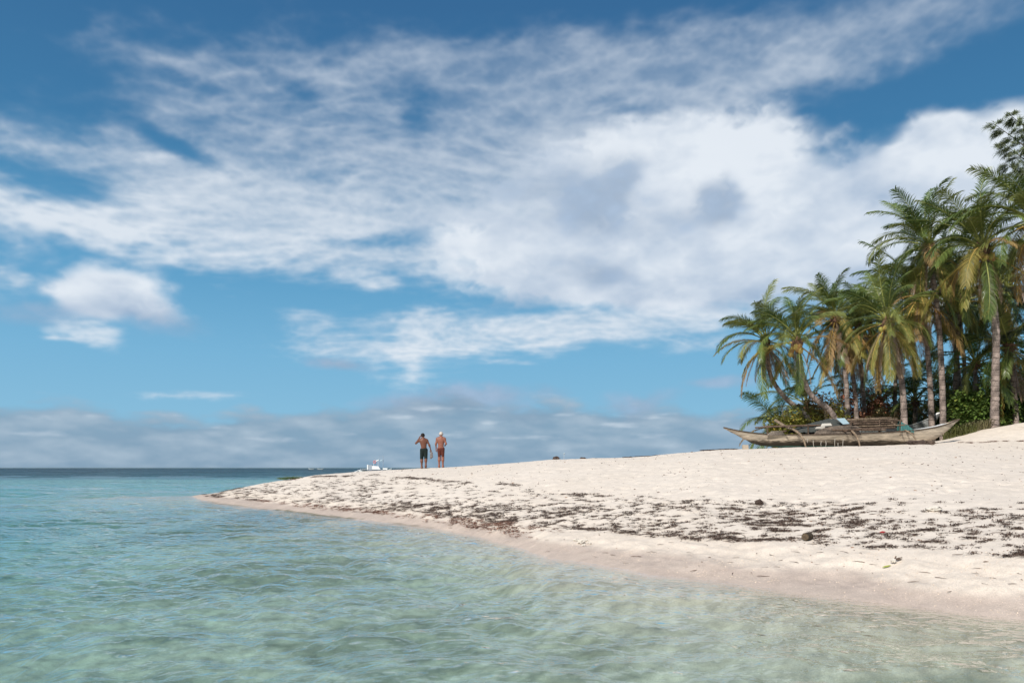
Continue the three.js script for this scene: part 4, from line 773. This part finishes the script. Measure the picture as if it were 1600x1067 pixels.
function handGeometry(wrist, dir, palmNormal, curl, side) {       // palm and five fingers, each a chain of three bones
  const d = dir.clone().normalize(), nrm = palmNormal.clone().addScaledVector(d, -palmNormal.dot(d)).normalize(), across = d.clone().cross(nrm).multiplyScalar(side), A = (v) => v.toArray(), bones = [];
  const pt = (f, a, n) => wrist.clone().addScaledVector(d, f).addScaledVector(across, a).addScaledVector(nrm, n);
  for (let i = 0; i < 4; i++) bones.push([A(pt(0.0, (i - 1.5) * 0.012, 0)), 0.017, A(pt(0.085, (i - 1.5) * 0.021, 0)), 0.0115]);
  [[0.030, 0.024, 0.019], [0.034, 0.027, 0.020], [0.032, 0.025, 0.019], [0.025, 0.019, 0.016]].forEach((L, i) => {
    let p = pt(0.085, (1.5 - i) * 0.021, 0), a = curl * 0.5; let dd = d.clone();
    L.forEach((l, k) => { a += k ? curl * 0.9 : 0; dd = d.clone().multiplyScalar(Math.cos(a)).addScaledVector(nrm, Math.sin(a)).addScaledVector(across, (1.5 - i) * 0.05); const e = p.clone().addScaledVector(dd, l); bones.push([A(p), 0.0095 - 0.0008 * k, A(e), 0.0088 - 0.0009 * k]); p = e; });
  });
  const t0 = pt(0.025, 0.026, 0.004), t1 = pt(0.055, 0.052, 0.016), t2 = pt(0.080, 0.058, 0.026), t3 = pt(0.100, 0.056, 0.034);
  bones.push([A(t0), 0.014, A(t1), 0.0115], [A(t1), 0.0105, A(t2), 0.0095], [A(t2), 0.0095, A(t3), 0.008]);
  const all = bones.flatMap((b) => [b[0], b[2]]), lo = [0, 1, 2].map((i) => Math.min(...all.map((q) => q[i])) - 0.025), hi = [0, 1, 2].map((i) => Math.max(...all.map((q) => q[i])) + 0.025);
  return skinned(bones, lo, hi, 0.0035, 0.0022);
}
function headGeometry(c, tilt) {       // faces -z
  const bones = [[[0, 0.025, 0.012], 0.088, [0, 0.03, -0.012], 0.086], [[0, -0.045, -0.035], 0.056, [0, -0.07, -0.055], 0.036], [[0, 0.02, -0.085], 0.012, [0, -0.022, -0.108], 0.012], [[-0.03, 0.028, -0.078], 0.016, [0.03, 0.028, -0.078], 0.016], [[-0.022, -0.055, -0.088], 0.009, [0.022, -0.055, -0.088], 0.009],
    [[0, -0.04, 0.02], 0.055, [0, -0.13, 0.035], 0.052]];
  for (const s of [-1, 1]) bones.push([[s * 0.088, 0.015, 0.008], 0.013, [s * 0.085, -0.03, 0.0], 0.010], [[s * 0.092, 0.018, 0.012], 0.007, [s * 0.094, -0.012, 0.014], 0.006]);
  const g = skinned(bones, [-0.13, -0.2, -0.14], [0.13, 0.14, 0.13], 0.005, 0.010);
  g.applyMatrix4(new THREE.Matrix4().makeRotationFromEuler(new THREE.Euler(...tilt))); g.translate(...c);
  return g;
}
const eyeGeometry = new THREE.SphereGeometry(0.011, 10, 8), eyeMat = mat(new THREE.Color().setRGB(0.5, 0.48, 0.45), 0.3);
function person(o) {
  const f = onGround(o.px, o.depth, 0), g = thing('person', o.label, 'person', [f.x, f.y + o.lift, f.z], o.turn ?? 0, 'two men walking on the crest of the beach'), J = o.joints, b = [], R = (x) => x;
  b.push([[J.pelvis[0], J.pelvis[1] - 0.02, J.pelvis[2]], 0.115, [J.waist[0], J.waist[1], J.waist[2]], 0.105, 1.18], [J.waist, 0.105, J.chest, 0.130, 1.22], [J.chest, 0.130, [J.chest[0], J.chest[1] + 0.1, J.chest[2]], 0.12, 1.25], [[J.chest[0], J.chest[1] + 0.12, J.chest[2]], 0.09, J.neck, 0.058]);
  for (const s of ['l', 'r']) {
    const sh = J[s + 'Shoulder'], k = s === 'l' ? -1 : 1;
    b.push([[J.neck[0], J.neck[1] - 0.035, J.neck[2] + 0.02], 0.045, [lerp(J.neck[0], sh[0], 0.75), lerp(J.neck[1], sh[1], 0.62), sh[2]], 0.045], [[J.chest[0] + k * 0.085, J.chest[1] + 0.05, J.chest[2]], 0.085, [J.waist[0] + k * 0.045, J.waist[1] + 0.03, J.waist[2]], 0.078], [[J.chest[0] + k * 0.08, J.chest[1] + 0.06, J.chest[2]], 0.085, sh, 0.054], [sh, 0.052, J[s + 'Elbow'], 0.037], [J[s + 'Elbow'], 0.037, J[s + 'Wrist'], 0.025]);
    b.push([[J.pelvis[0] + k * 0.085, J.pelvis[1] - 0.02, J.pelvis[2]], 0.088, J[s + 'Knee'], 0.053], [J[s + 'Knee'], 0.057, [lerp(J[s + 'Knee'][0], J[s + 'Ankle'][0], 0.3), lerp(J[s + 'Knee'][1], J[s + 'Ankle'][1], 0.3), lerp(J[s + 'Knee'][2], J[s + 'Ankle'][2], 0.3) + 0.018], 0.058], [[lerp(J[s + 'Knee'][0], J[s + 'Ankle'][0], 0.3), lerp(J[s + 'Knee'][1], J[s + 'Ankle'][1], 0.3), lerp(J[s + 'Knee'][2], J[s + 'Ankle'][2], 0.3) + 0.015], 0.056, J[s + 'Ankle'], 0.036]);
    const A = J[s + 'Ankle'], T = J[s + 'Toe']; b.push([[A[0], A[1] - 0.035, A[2] + 0.035], 0.034, T, 0.026, 1], [A, 0.036, [(A[0] + T[0]) / 2, (A[1] + T[1]) / 2, (A[2] + T[2]) / 2], 0.036]);
  }
  const body = skinned(b, [-0.62, -0.03, -0.45], [0.62, 1.62, 0.45], 0.0135, 0.022);
  const pieces = [body, headGeometry(J.head, o.headTilt)];
  for (const s of ['l', 'r']) { const e = V(...J[s + 'Elbow']), w = V(...J[s + 'Wrist']); pieces.push(handGeometry(w, w.clone().sub(e).normalize().lerp(V(...(o.hands[s].dir ?? [0, -1, 0])), o.hands[s].bend ?? 0.2), V(...o.hands[s].palm), o.hands[s].curl, s === 'l' ? 1 : -1)); }
  part('body', mergeGeometries(pieces.map((q) => q.toNonIndexed ? q : q)), o.skin, g);
  for (const s of [-1, 1]) { const e = part('eye', eyeGeometry, eyeMat, g); e.position.set(J.head[0] + s * 0.031, J.head[1] + 0.01, J.head[2] - 0.078); }
  // shorts: the hips and thighs, a little larger, cut at waist and hem
  const loose = o.loose, sb = [[[J.pelvis[0], J.pelvis[1] - 0.03, J.pelvis[2]], 0.122 + loose * 0.3, [J.waist[0], J.waist[1], J.waist[2]], 0.116, 1.12]];
  for (const s of ['l', 'r']) { const k = s === 'l' ? -1 : 1, kn = J[s + 'Knee']; sb.push([[J.pelvis[0] + k * 0.085, J.pelvis[1] - 0.03, J.pelvis[2]], 0.100 + loose * 0.3, kn, 0.064 + loose]); }
  part('shorts', skinned(sb, [-0.4, o.hem - 0.02, -0.4], [0.4, o.waistband + 0.02, 0.4], 0.012, 0.018, (x, y, z) => Math.max(y - o.waistband - 0.012 * Math.sin(x * 9), o.hem + 0.012 * Math.sin(x * 30 + z * 20) - y)), o.shorts, g);
  o.more?.(g, J);
  return g;
}
const tan = mat(new THREE.Color().setRGB(0.145, 0.060, 0.038), 0.5), ruddy = mat(new THREE.Color().setRGB(0.24, 0.098, 0.066), 0.5);
function hairCap(J, tilt, lo, material, g, name) {
  const h = skinned([[[0, 0.035, 0.022], 0.094, [0, 0.042, -0.008], 0.089], [[0, -0.02, 0.055], 0.050, [0, 0.02, 0.05], 0.06]], [-0.13, -0.12, -0.13], [0.13, 0.16, 0.14], 0.006, 0.008, (x, y, z) => Math.max(lo - y + Math.min(0, z) * -1.0, 0.5 * (-z - 0.062) + 0.3 * (0.055 - y)));
  h.applyMatrix4(new THREE.Matrix4().makeRotationFromEuler(new THREE.Euler(...tilt))); h.translate(...J.head); part(name, h, material, g);
}
const left = person({
  px: 661.5, depth: 37.2, lift: -0.02, turn: 0.10, label: 'dark-haired man in dark swim shorts walking away, one hand raised to his head', skin: tan, loose: 0.016, hem: 0.48, waistband: 1.0, shorts: mat(new THREE.Color().setRGB(0.010, 0.017, 0.016), 0.85), headTilt: [-0.1, 0.25, 0.12],
  joints: { pelvis: [0.02, 0.95, 0], waist: [0.015, 1.08, 0.0], chest: [-0.005, 1.28, -0.01], neck: [-0.02, 1.50, -0.02], head: [-0.035, 1.61, -0.035], lShoulder: [-0.182, 1.385, -0.01], lElbow: [-0.365, 1.245, -0.10], lWrist: [-0.215, 1.49, -0.15], rShoulder: [0.172, 1.375, 0.0], rElbow: [0.285, 1.15, 0.03], rWrist: [0.35, 0.93, -0.02],
    lKnee: [-0.09, 0.50, -0.06], lAnkle: [-0.08, 0.075, 0.0], lToe: [-0.075, 0.025, -0.16], rKnee: [0.115, 0.51, 0.0], rAnkle: [0.115, 0.15, 0.16], rToe: [0.11, 0.028, 0.05] },
  hands: { l: { palm: [0.7, -0.1, -0.5], curl: 0.35, dir: [0.5, 0.8, 0.1], bend: 0.5 }, r: { palm: [-0.6, 0, -0.7], curl: 0.85, dir: [0.1, -1, 0], bend: 0.4 } },
  more: (g, J) => hairCap(J, [-0.1, 0.25, 0.12], -0.055, mat(new THREE.Color().setRGB(0.018, 0.014, 0.012), 0.7), g, 'hair'),
});
const right = person({
  px: 688.8, depth: 37.4, lift: -0.02, turn: -0.08, label: 'bald pale-headed man in rust-brown shorts walking away, right forearm bent forward', skin: ruddy, loose: 0.0, hem: 0.50, waistband: 0.985, shorts: mat(new THREE.Color().setRGB(0.10, 0.027, 0.018), 0.8), headTilt: [0.2, 0, 0],
  joints: { pelvis: [0, 0.97, 0], waist: [0, 1.10, 0], chest: [0, 1.31, 0.0], neck: [0.0, 1.54, -0.02], head: [0.0, 1.65, -0.05], lShoulder: [-0.185, 1.42, 0], lElbow: [-0.245, 1.17, 0.03], lWrist: [-0.245, 0.93, -0.03], rShoulder: [0.185, 1.42, 0], rElbow: [0.262, 1.18, 0.05], rWrist: [0.20, 1.13, -0.19],
    lKnee: [-0.085, 0.52, -0.03], lAnkle: [-0.085, 0.095, 0.03], lToe: [-0.085, 0.045, -0.13], rKnee: [0.09, 0.52, -0.05], rAnkle: [0.095, 0.095, -0.02], rToe: [0.10, 0.045, -0.18] },
  hands: { l: { palm: [0.7, 0, -0.5], curl: 0.4 }, r: { palm: [-0.6, 0, -0.5], curl: 0.7, dir: [-0.3, 0.1, -1], bend: 0.3 } },
  more: (g, J) => {
    hairCap(J, [0.2, 0, 0], -0.02, mat(new THREE.Color().setRGB(0.55, 0.48, 0.42), 0.6), g, 'hair');
    for (const s of ['l', 'r']) { const A = J[s + 'Ankle'], T = J[s + 'Toe'], sole = new THREE.ExtrudeGeometry(new THREE.Shape(new THREE.EllipseCurve(0, 0, 0.048, 0.135).getPoints(20)), { depth: 0.016, bevelEnabled: true, bevelSize: 0.004, bevelThickness: 0.004, bevelSegments: 1 }); sole.rotateX(-Math.PI / 2); const m = part('sandal', sole, mat(new THREE.Color().setRGB(0.03, 0.03, 0.035), 0.8), g); m.position.set((A[0] + T[0]) / 2, -0.005, (A[2] + T[2]) / 2 + 0.02); m.rotation.y = s === 'l' ? 0.1 : -0.1; }
  },
});
{ // what the left man carries
  const w = left.localToWorld(V(0.375, 0.87, -0.03)), g = thing('shirt', 'crumpled greyish shirt carried in the dark-haired man\'s right hand', 'shirt', w.toArray());
  const geo = skinned([[[0, 0.02, 0], 0.030, [0.01, -0.12, 0.0], 0.045, 1.3], [[0.01, -0.10, 0], 0.050, [0.015, -0.28, 0.01], 0.062, 1.5], [[-0.02, -0.14, 0.02], 0.03, [-0.025, -0.35, 0.0], 0.035], [[0.03, -0.16, -0.01], 0.03, [0.05, -0.30, 0], 0.028]], [-0.15, -0.45, -0.14], [0.17, 0.08, 0.14], 0.008, 0.012);
  const p = geo.attributes.position; for (let i = 0; i < p.count; i++) { const k = 0.012 * n3(p.getX(i) * 30, p.getY(i) * 9, p.getZ(i) * 30); p.setXYZ(i, p.getX(i) + k, p.getY(i), p.getZ(i) + k); } geo.computeVertexNormals();
  part('fabric', geo, mat(new THREE.Color().setRGB(0.20, 0.175, 0.17), 0.9), g);
}
// ------------------------------------------------------------------ sea wrack, shell grit and small finds on the sand
function ribbonTangle(seed, n, wide, high) {
  const r = rng(seed), P = [], index = [];
  for (let i = 0; i < n; i++) {
    let a = r() * 6.283, x = (r() - 0.5) * 0.9, z = (r() - 0.5) * 0.9, y = high * r() * r(), w = wide * (0.5 + r()), o = P.length / 3; const turn = (r() - 0.5) * 1.6, L = 0.22 + 0.35 * r(), lift = high * (0.2 + 1.4 * r());
    for (let k = 0; k <= 3; k++) { const s = k / 3, t = w * (1 - 0.6 * s), tilt = 0.6 * (r() - 0.5); P.push(x - Math.sin(a) * t, y + lift * Math.sin(Math.PI * s) - tilt * t, z + Math.cos(a) * t, x + Math.sin(a) * t, y + lift * Math.sin(Math.PI * s) + tilt * t, z - Math.cos(a) * t); x += Math.cos(a) * L / 3; z += Math.sin(a) * L / 3; a += turn / 3 + 0.3 * (r() - 0.5); }
    for (let k = 0; k < 3; k++) { const q = o + k * 2; index.push(q, q + 1, q + 2, q + 1, q + 3, q + 2); }
  }
  return geometryOf(P, index);
}
const sectionCache = new Map();
function place(u, t) { const key = Math.round(u * 400); if (!sectionCache.has(key)) sectionCache.set(key, sectionAt(key / 400)); const s = sectionCache.get(key), d = lerp(s.D[4], s.D[5], t), x = u * d; return [x, -d, d]; }
const alongPx = (px, pts) => { let k = 0; while (k < pts.length - 2 && px > pts[k + 1][0]) k++; return lerp(pts[k][1], pts[k + 1][1], clamp((px - pts[k][0]) / (pts[k + 1][0] - pts[k][0]))); };
const white3 = new THREE.Color();
function scatter(name, geometry, material, spots, label) {
  const m = new THREE.InstancedMesh(geometry, material, spots.length), q = new THREE.Object3D();
  m.name = numbered(name); m.userData.kind = 'stuff'; if (label) m.userData.label = label;
  spots.forEach(([x, y, z, sx, sy, sz, ry, tilt, c], i) => { q.position.set(x, y, z); q.rotation.set(tilt, ry, tilt * 0.7); q.scale.set(sx, sy, sz); q.updateMatrix(); m.setMatrixAt(i, q.matrix); m.setColorAt(i, white3.setRGB(...c)); });
  scene.add(m);
}
{
  const r = rng(2024), weed = [], bits = [], shells = [], twigs = [];
  const slopeAt = (x, z) => Math.atan(groundHeight(x, z - 0.15) - groundHeight(x, z + 0.15)) ;
  for (let i = 0; i < 190000; i++) {
    const px = 318 + 1500 * r(), u = (px - 800) / FOCAL, tMax = alongPx(px, [[318, 1.0], [500, 0.86], [620, 0.62], [700, 0.46], [850, 0.30], [1000, 0.235], [1300, 0.19], [1820, 0.18]]), t = -0.10 + (tMax + 0.14) * r();
    const [x, z, d] = place(u, t); if (d < 7.5) continue;
    const along = fbm2(x * 0.55 + 3, z * 0.8, 3), fine = n2(x * 2.4, z * 3.2), tiny = n2(x * 5.5 + 7, z * 8.5), q = t / tMax;
    let p = smooth(-0.02, 0.78, 0.34 * along + 0.42 * fine + 0.42 * tiny + 0.12 * n2(x * 0.15, z * 0.2)) * smooth(1.08, 0.6, q) * (0.6 + 0.4 * smooth(0.9, 0.1, q));
    const line = 0.55 + 0.35 * n2(x * 0.2, 5.5);                                                           // the strand line of an earlier tide
    p = Math.max(p, 0.75 * Math.exp(-(((q - 0.94 + 0.08 * n2(x * 0.3, 9)) / 0.035) ** 2)) * smooth(-0.1, 0.35, n2(x * 0.5, 2.2)) * smooth(1500, 900, px) * line * 1.6);
    const core = smooth(540, 600, px) * smooth(940, 840, px) * smooth(0.17, 0.08, t) * smooth(-0.035, -0.005, t); p = Math.max(p, core * smooth(-0.35, 0.5, along + 0.5 * fine + 0.5 * tiny));
    p = Math.max(p, smooth(-0.075, -0.03, t) * smooth(0.02, -0.02, t) * smooth(380, 440, px) * smooth(860, 790, px) * smooth(0.0, 0.3, n2(x * 0.55, 3.3)) * 0.95);
    p = Math.max(p, 0.8 * Math.exp(-(((t - 0.006 - 0.012 * n2(x * 0.4, 1)) / 0.014) ** 2)) * 0.8 * smooth(800, 950, px) * smooth(0.0, 0.9, along + 0.6 * n2(x * 0.7, 8) + 0.5 * tiny));
    if (t < 0) p *= smooth(900, 760, px) * smooth(-0.09, -0.04, t);
    p *= d < 14 ? 0.75 : 0.62;
    if (r() > p * 0.44) continue;
    const y = groundHeight(x, z); if (y < 0.09) continue;
    const s = (0.04 + 0.12 * r()) * (0.8 + d / 60), k = 0.55 + 0.8 * r(), red = t < 0.0 ? 1.8 : 1;
    weed.push([x, y + 0.002, z, s * 1.5, s * (0.6 + 0.7 * r()), s, (r() - 0.5) * 1.2 + (r() < 0.5 ? Math.PI : 0), slopeAt(x, z) * 0.7, [k * red, k * (red > 1 ? 1.35 : 1), k * (red > 1 ? 1.2 : 1)]]);
  }
  for (let i = 0; i < 7000; i++) {         // leaf scraps over the whole beach
    const u = lerp(-0.36, 0.95, r()), t = -0.12 + 1.1 * r(), [x, z, d] = place(u, t); if (d < 7.5) continue; const y = groundHeight(x, z); if (y < 0.16) continue;
    if (r() > 0.12 + smooth(-0.1, 0.6, fbm2(x * 0.4, z * 0.4 + 9, 3)) * (1.1 - 0.7 * t)) continue; const s = (0.006 + 0.022 * r() * r() * r()) * (0.7 + d / 30); bits.push([x, y + 0.004, z, s * 1.7, s * 0.5, s * 0.7, r() * 6.28, 0.2 * (r() - 0.5), r() < 0.25 ? [2.6, 2.0, 1.4] : [1, 0.9, 0.8]]);
  }
  for (let i = 0; i < 26000; i++) {        // broken shell and coral above the waterline
    const u = lerp(-0.38, 0.95, r()), s0 = sectionAt(Math.round(u * 400) / 400), d = lerp(s0.D[3] - 0.1, s0.D[4] + 0.2, r()), x = u * d, z = -d, y = groundHeight(x, z); if (y < 0.015) continue;
    if (r() > 0.18 + 0.9 * smooth(0.1, 0.6, fbm2(x * 0.7, z * 0.9 + 30, 3))) continue;
    const s = 0.0025 + 0.0075 * r() * r() * r(), k = 0.75 + 0.5 * r(); shells.push([x, y + s * 0.3, z, s * (1 + r()), s * 0.7, s, r() * 6.28, r(), [k, k * 0.95, k * 0.9]]);
  }
  for (let i = 0; i < 260; i++) { const u = lerp(-0.1, 0.8, r()), s0 = sectionAt(u), d = lerp(s0.D[3] + 0.3, s0.D[4] + 2.5, r()), x = u * d, z = -d, y = groundHeight(x, z); const s = 0.06 + 0.12 * r(); twigs.push([x, y + 0.006, z, s, s, s, r() * 6.28, 0.15 * (r() - 0.5), [1, 1, 1]]); }
  const weedMat = new THREE.MeshPhysicalMaterial({ color: new THREE.Color().setRGB(0.115, 0.078, 0.060), roughness: 0.75, side: THREE.DoubleSide, specularIntensity: 0.4 });
  scatter('seaweed_wrack', ribbonTangle(61, 18, 0.032, 0.11), weedMat, weed, 'dark brown dried seaweed strewn in bands along the beach');
  scatter('leaf_scraps', new THREE.TetrahedronGeometry(1, 1), weedMat, bits, 'tiny dark scraps lying all over the dry sand');
  scatter('shell_grit', new THREE.IcosahedronGeometry(1, 0), mat(new THREE.Color().setRGB(0.66, 0.57, 0.48), 0.8), shells, 'broken shell and coral grit above the waterline');
  scatter('twig_litter', tube([V(-0.5, 0, 0), V(0, 0.03, 0.06), V(0.5, 0, -0.03)], [0.02, 0.03, 0.02, 0.012], 5), mat(new THREE.Color().setRGB(0.13, 0.085, 0.06), 0.9), twigs, 'small brown twigs on the beach face');
}
function lump(seed, sx, sy, sz, rough = 0.3, detail = 3) {
  const g = new THREE.IcosahedronGeometry(1, detail), p = g.attributes.position;
  for (let i = 0; i < p.count; i++) { const x = p.getX(i), y = p.getY(i), z = p.getZ(i), k = 1 + rough * (n3(x * 1.3 + seed, y * 1.3, z * 1.3) + 0.5 * n3(x * 3.1 + seed, y * 3.1, z * 3.1)); p.setXYZ(i, x * k * sx, y * k * sy, z * k * sz); }
  g.computeVertexNormals();
  return g;
}
const coralMat = mat(new THREE.Color().setRGB(0.60, 0.55, 0.48), 0.85), darkWeed = mat(new THREE.Color().setRGB(0.075, 0.052, 0.042), 0.9), drift = wood(0.26, 0.20, 0.16);
{ // the sawn log on the edge of the berm
  const f = onGround(1262, 11.55, 0), g = thing('log', 'short dark sawn log on the berm edge, lower right', 'log', f.toArray(), 0.85), a = new THREE.CylinderGeometry(0.056, 0.060, 0.17, 22, 3); a.rotateZ(Math.PI / 2); { const p = a.attributes.position; for (let i = 0; i < p.count; i++) { const k = 1 + 0.06 * n3(p.getX(i) * 20, p.getY(i) * 30, p.getZ(i) * 30); p.setY(i, p.getY(i) * k); p.setZ(i, p.getZ(i) * k); } a.computeVertexNormals(); }
  part('bark', a, wood(0.15, 0.115, 0.075), g).position.y = 0.058;
  const e = part('cut_face', new THREE.CylinderGeometry(0.050, 0.052, 0.006, 22), wood(0.27, 0.21, 0.14), g); e.rotation.z = Math.PI / 2; e.position.set(-0.086, 0.058, 0);
}
function find(name, label, category, px, depth, build, group) { const f = onGround(px, depth, 0), g = thing(name, label, category, f.toArray(), 0, group); build(g); return g; }
find('coral_rock', 'white coral rock with a dark weed-covered end, right side of the beach', 'rock', 1460, 12.5, (g) => { part('rock', lump(3, 0.13, 0.05, 0.07), coralMat, g).position.y = 0.03; const w = part('weed_cover', lump(8, 0.05, 0.03, 0.04, 0.4), darkWeed, g); w.position.set(0.07, 0.035, 0.01); });
find('seaweed_heap', 'small dark heap of weed standing proud on the open sand', 'seaweed', 1186, 15.1, (g) => { part('heap', lump(12, 0.07, 0.055, 0.06, 0.4), darkWeed, g).position.y = 0.04; part('strand', ribbonTangle(7, 26, 0.03, 0.2), darkWeed, g).scale.setScalar(0.2); });
[[900, 13.6, 0.036], [908, 13.4, 0.048], [915, 13.5, 0.035], [921, 13.3, 0.028], [912, 13.2, 0.024]].forEach(([px, d, s], i) => find('coral_piece', ['leftmost white coral piece of the little group at the water', 'largest white coral piece of the little group at the water', 'white coral piece right of the largest one', 'rightmost small coral piece of the little group', 'smallest coral piece, nearest the water'][i], 'coral', px, d, (g) => { part('coral', lump(20 + i, s * 1.3, s * 0.7, s, 0.5), coralMat, g).position.y = s * 0.4; }, 'white coral pieces near the waterline'));
find('driftwood', 'forked brown driftwood twig with a white coral bit, lower right sand', 'driftwood', 1402, 9.7, (g) => { for (const [a, b] of [[[-0.05, 0.01, 0], [0.06, 0.06, 0.02]], [[0.0, 0.03, 0], [0.09, 0.02, -0.05]], [[-0.03, 0.02, 0], [0.0, 0.075, -0.02]]]) part('branch', tube([V(...a), V((a[0] + b[0]) / 2, (a[1] + b[1]) / 2 + 0.01, 0), V(...b)], [0.010, 0.011, 0.009, 0.006], 6), drift, g); part('coral_bit', lump(44, 0.035, 0.024, 0.028), coralMat, g).position.set(-0.05, 0.018, 0.02); });
find('leaf', 'yellow-green fallen leaf beside the driftwood twig', 'leaf', 1386, 9.62, (g) => { const s = new THREE.Shape(); s.moveTo(-0.06, 0); s.quadraticCurveTo(0, 0.035, 0.06, 0); s.quadraticCurveTo(0, -0.035, -0.06, 0); const geo = new THREE.ExtrudeGeometry(s, { depth: 0.002, bevelEnabled: false, curveSegments: 8 }); geo.rotateX(-Math.PI / 2 + 0.3); geo.rotateZ(0.25); part('blade', geo, mat(new THREE.Color().setRGB(0.34, 0.36, 0.07), 0.5), g).position.y = 0.018; });
find('seaweed_heap', 'dark weed lump on the crest skyline, left of the blue stick', 'seaweed', 869, 33.4, (g) => { part('heap', lump(31, 0.15, 0.09, 0.12, 0.35), darkWeed, g).position.y = 0.05; });
find('seaweed_heap', 'dark weed lump on the crest skyline, right of the blue stick', 'seaweed', 911, 33, (g) => { part('heap', lump(33, 0.12, 0.055, 0.1, 0.35), darkWeed, g).position.y = 0.03; });
find('marker_stick', 'thin stick with a small pale blue rag on the crest skyline', 'stick', 881, 34.0, (g) => { part('stick', tube([V(0, -0.1, 0), V(0.01, 0.12, 0), V(0.0, 0.30, 0)], [0.008, 0.008, 0.006], 6), mat(new THREE.Color().setRGB(0.5, 0.5, 0.48), 0.8), g); part('rag', lump(52, 0.035, 0.04, 0.02, 0.4, 2), mat(new THREE.Color().setRGB(0.33, 0.40, 0.45), 0.9), g).position.set(0.02, 0.28, 0); });
find('block', 'pale block standing in the sand under the boat prow', 'block', 1165, 29.6, (g) => { const b = new THREE.BoxGeometry(0.2, 0.2, 0.15, 4, 4, 3), p = b.attributes.position; for (let i = 0; i < p.count; i++) p.setXYZ(i, p.getX(i) + 0.012 * n3(p.getX(i) * 12, p.getY(i) * 12, 1), p.getY(i) + 0.012 * n3(p.getX(i) * 12, p.getZ(i) * 12, 4), p.getZ(i)); b.computeVertexNormals(); part('stone', b, mat(new THREE.Color().setRGB(0.42, 0.35, 0.27), 0.9), g).position.y = 0.06; });
find('driftwood', 'grey weathered driftwood chunk below the boat stern', 'driftwood', 1455, 28.4, (g) => { part('chunk', lump(61, 0.17, 0.075, 0.1, 0.5), drift, g).position.y = 0.04; part('snag', tube([V(-0.05, 0.05, 0), V(-0.12, 0.11, 0), V(-0.20, 0.12, 0.03)], [0.03, 0.028, 0.02, 0.01], 6), drift, g); });
find('driftwood', 'dark root lying in the sand at the foot of the third boom', 'driftwood', 1433, 29.0, (g) => { part('chunk', lump(63, 0.34, 0.10, 0.14, 0.5), darkWeed, g).position.y = 0.05; part('snag', tube([V(0.1, 0.06, 0), V(0.26, 0.12, 0), V(0.36, 0.07, 0.03)], [0.04, 0.035, 0.025, 0.012], 6), darkWeed, g); });
find('beach_creeper', 'low green creeper on the crest of the sand point, left of the white boat', 'plant', 455, 39.8, (g) => { const l = part('foliage', leafCloud(77, [0.75, 0.16, 0.4], 500, 0.08), SHRUB.green, g); l.userData.kind = 'stuff'; part('stem', tube([V(-0.5, 0.02, 0), V(0, 0.06, 0.05), V(0.5, 0.02, 0)], [0.01, 0.012, 0.01], 5), M.twig, g); });
find('red_scrap', 'small red plastic scrap among the weed, lower right', 'litter', 1380, 11.3, (g) => { part('scrap', lump(71, 0.035, 0.014, 0.02, 0.5, 2), mat(new THREE.Color().setRGB(0.40, 0.05, 0.05), 0.6), g).position.y = 0.02; });
{ // flat weed drifts on the crest line and red-brown leaves swept against the mound
  const r = rng(515), spots = [], brown = [];
  for (let i = 0; i < 170; i++) { const px = 1098 + 52 * r(), d = 30.2 + 0.7 * r(), x = (px - 800) / FOCAL * d; spots.push([x, groundHeight(x, -d) + 0.01, -d, 0.22, 0.16, 0.2, r() * 6.28, 0, [0.9, 0.8, 0.75]]); }
  for (let i = 0; i < 60; i++) { const px = 975 + 60 * r(), d = 31.4 + 0.5 * r(), x = (px - 800) / FOCAL * d; spots.push([x, groundHeight(x, -d) + 0.01, -d, 0.22, 0.10, 0.2, r() * 6.28, 0, [1, 0.9, 0.8]]); }
  for (let i = 0; i < 520; i++) { const px = 1490 + 330 * r(), d = 29.9 + 0.22 * (r() + r() - 1) + 0.2 * n2(px * 0.03, 2), x = (px - 800) / FOCAL * d; if (n2(px * 0.05, 7) < -0.25) continue; brown.push([x, groundHeight(x, -d) + 0.01, -d, 0.10 + 0.1 * r(), 0.10, 0.12, r() * 6.28, 0, [2.6, 1.8, 1.5]]); }
  const m = new THREE.MeshPhysicalMaterial({ color: new THREE.Color().setRGB(0.075, 0.050, 0.038), roughness: 0.8, side: THREE.DoubleSide });
  scatter('seaweed_wrack', ribbonTangle(81, 16, 0.035, 0.12), m, spots, 'flat dark weed drifts along the crest left of the boat');
  scatter('leaf_litter', ribbonTangle(83, 10, 0.05, 0.12), m, brown, 'red-brown leaves swept against the foot of the mound');
}
scene.traverse((o) => { if (o.isMesh) { o.castShadow = true; o.receiveShadow = true; } });
renderer.render(scene, camera);
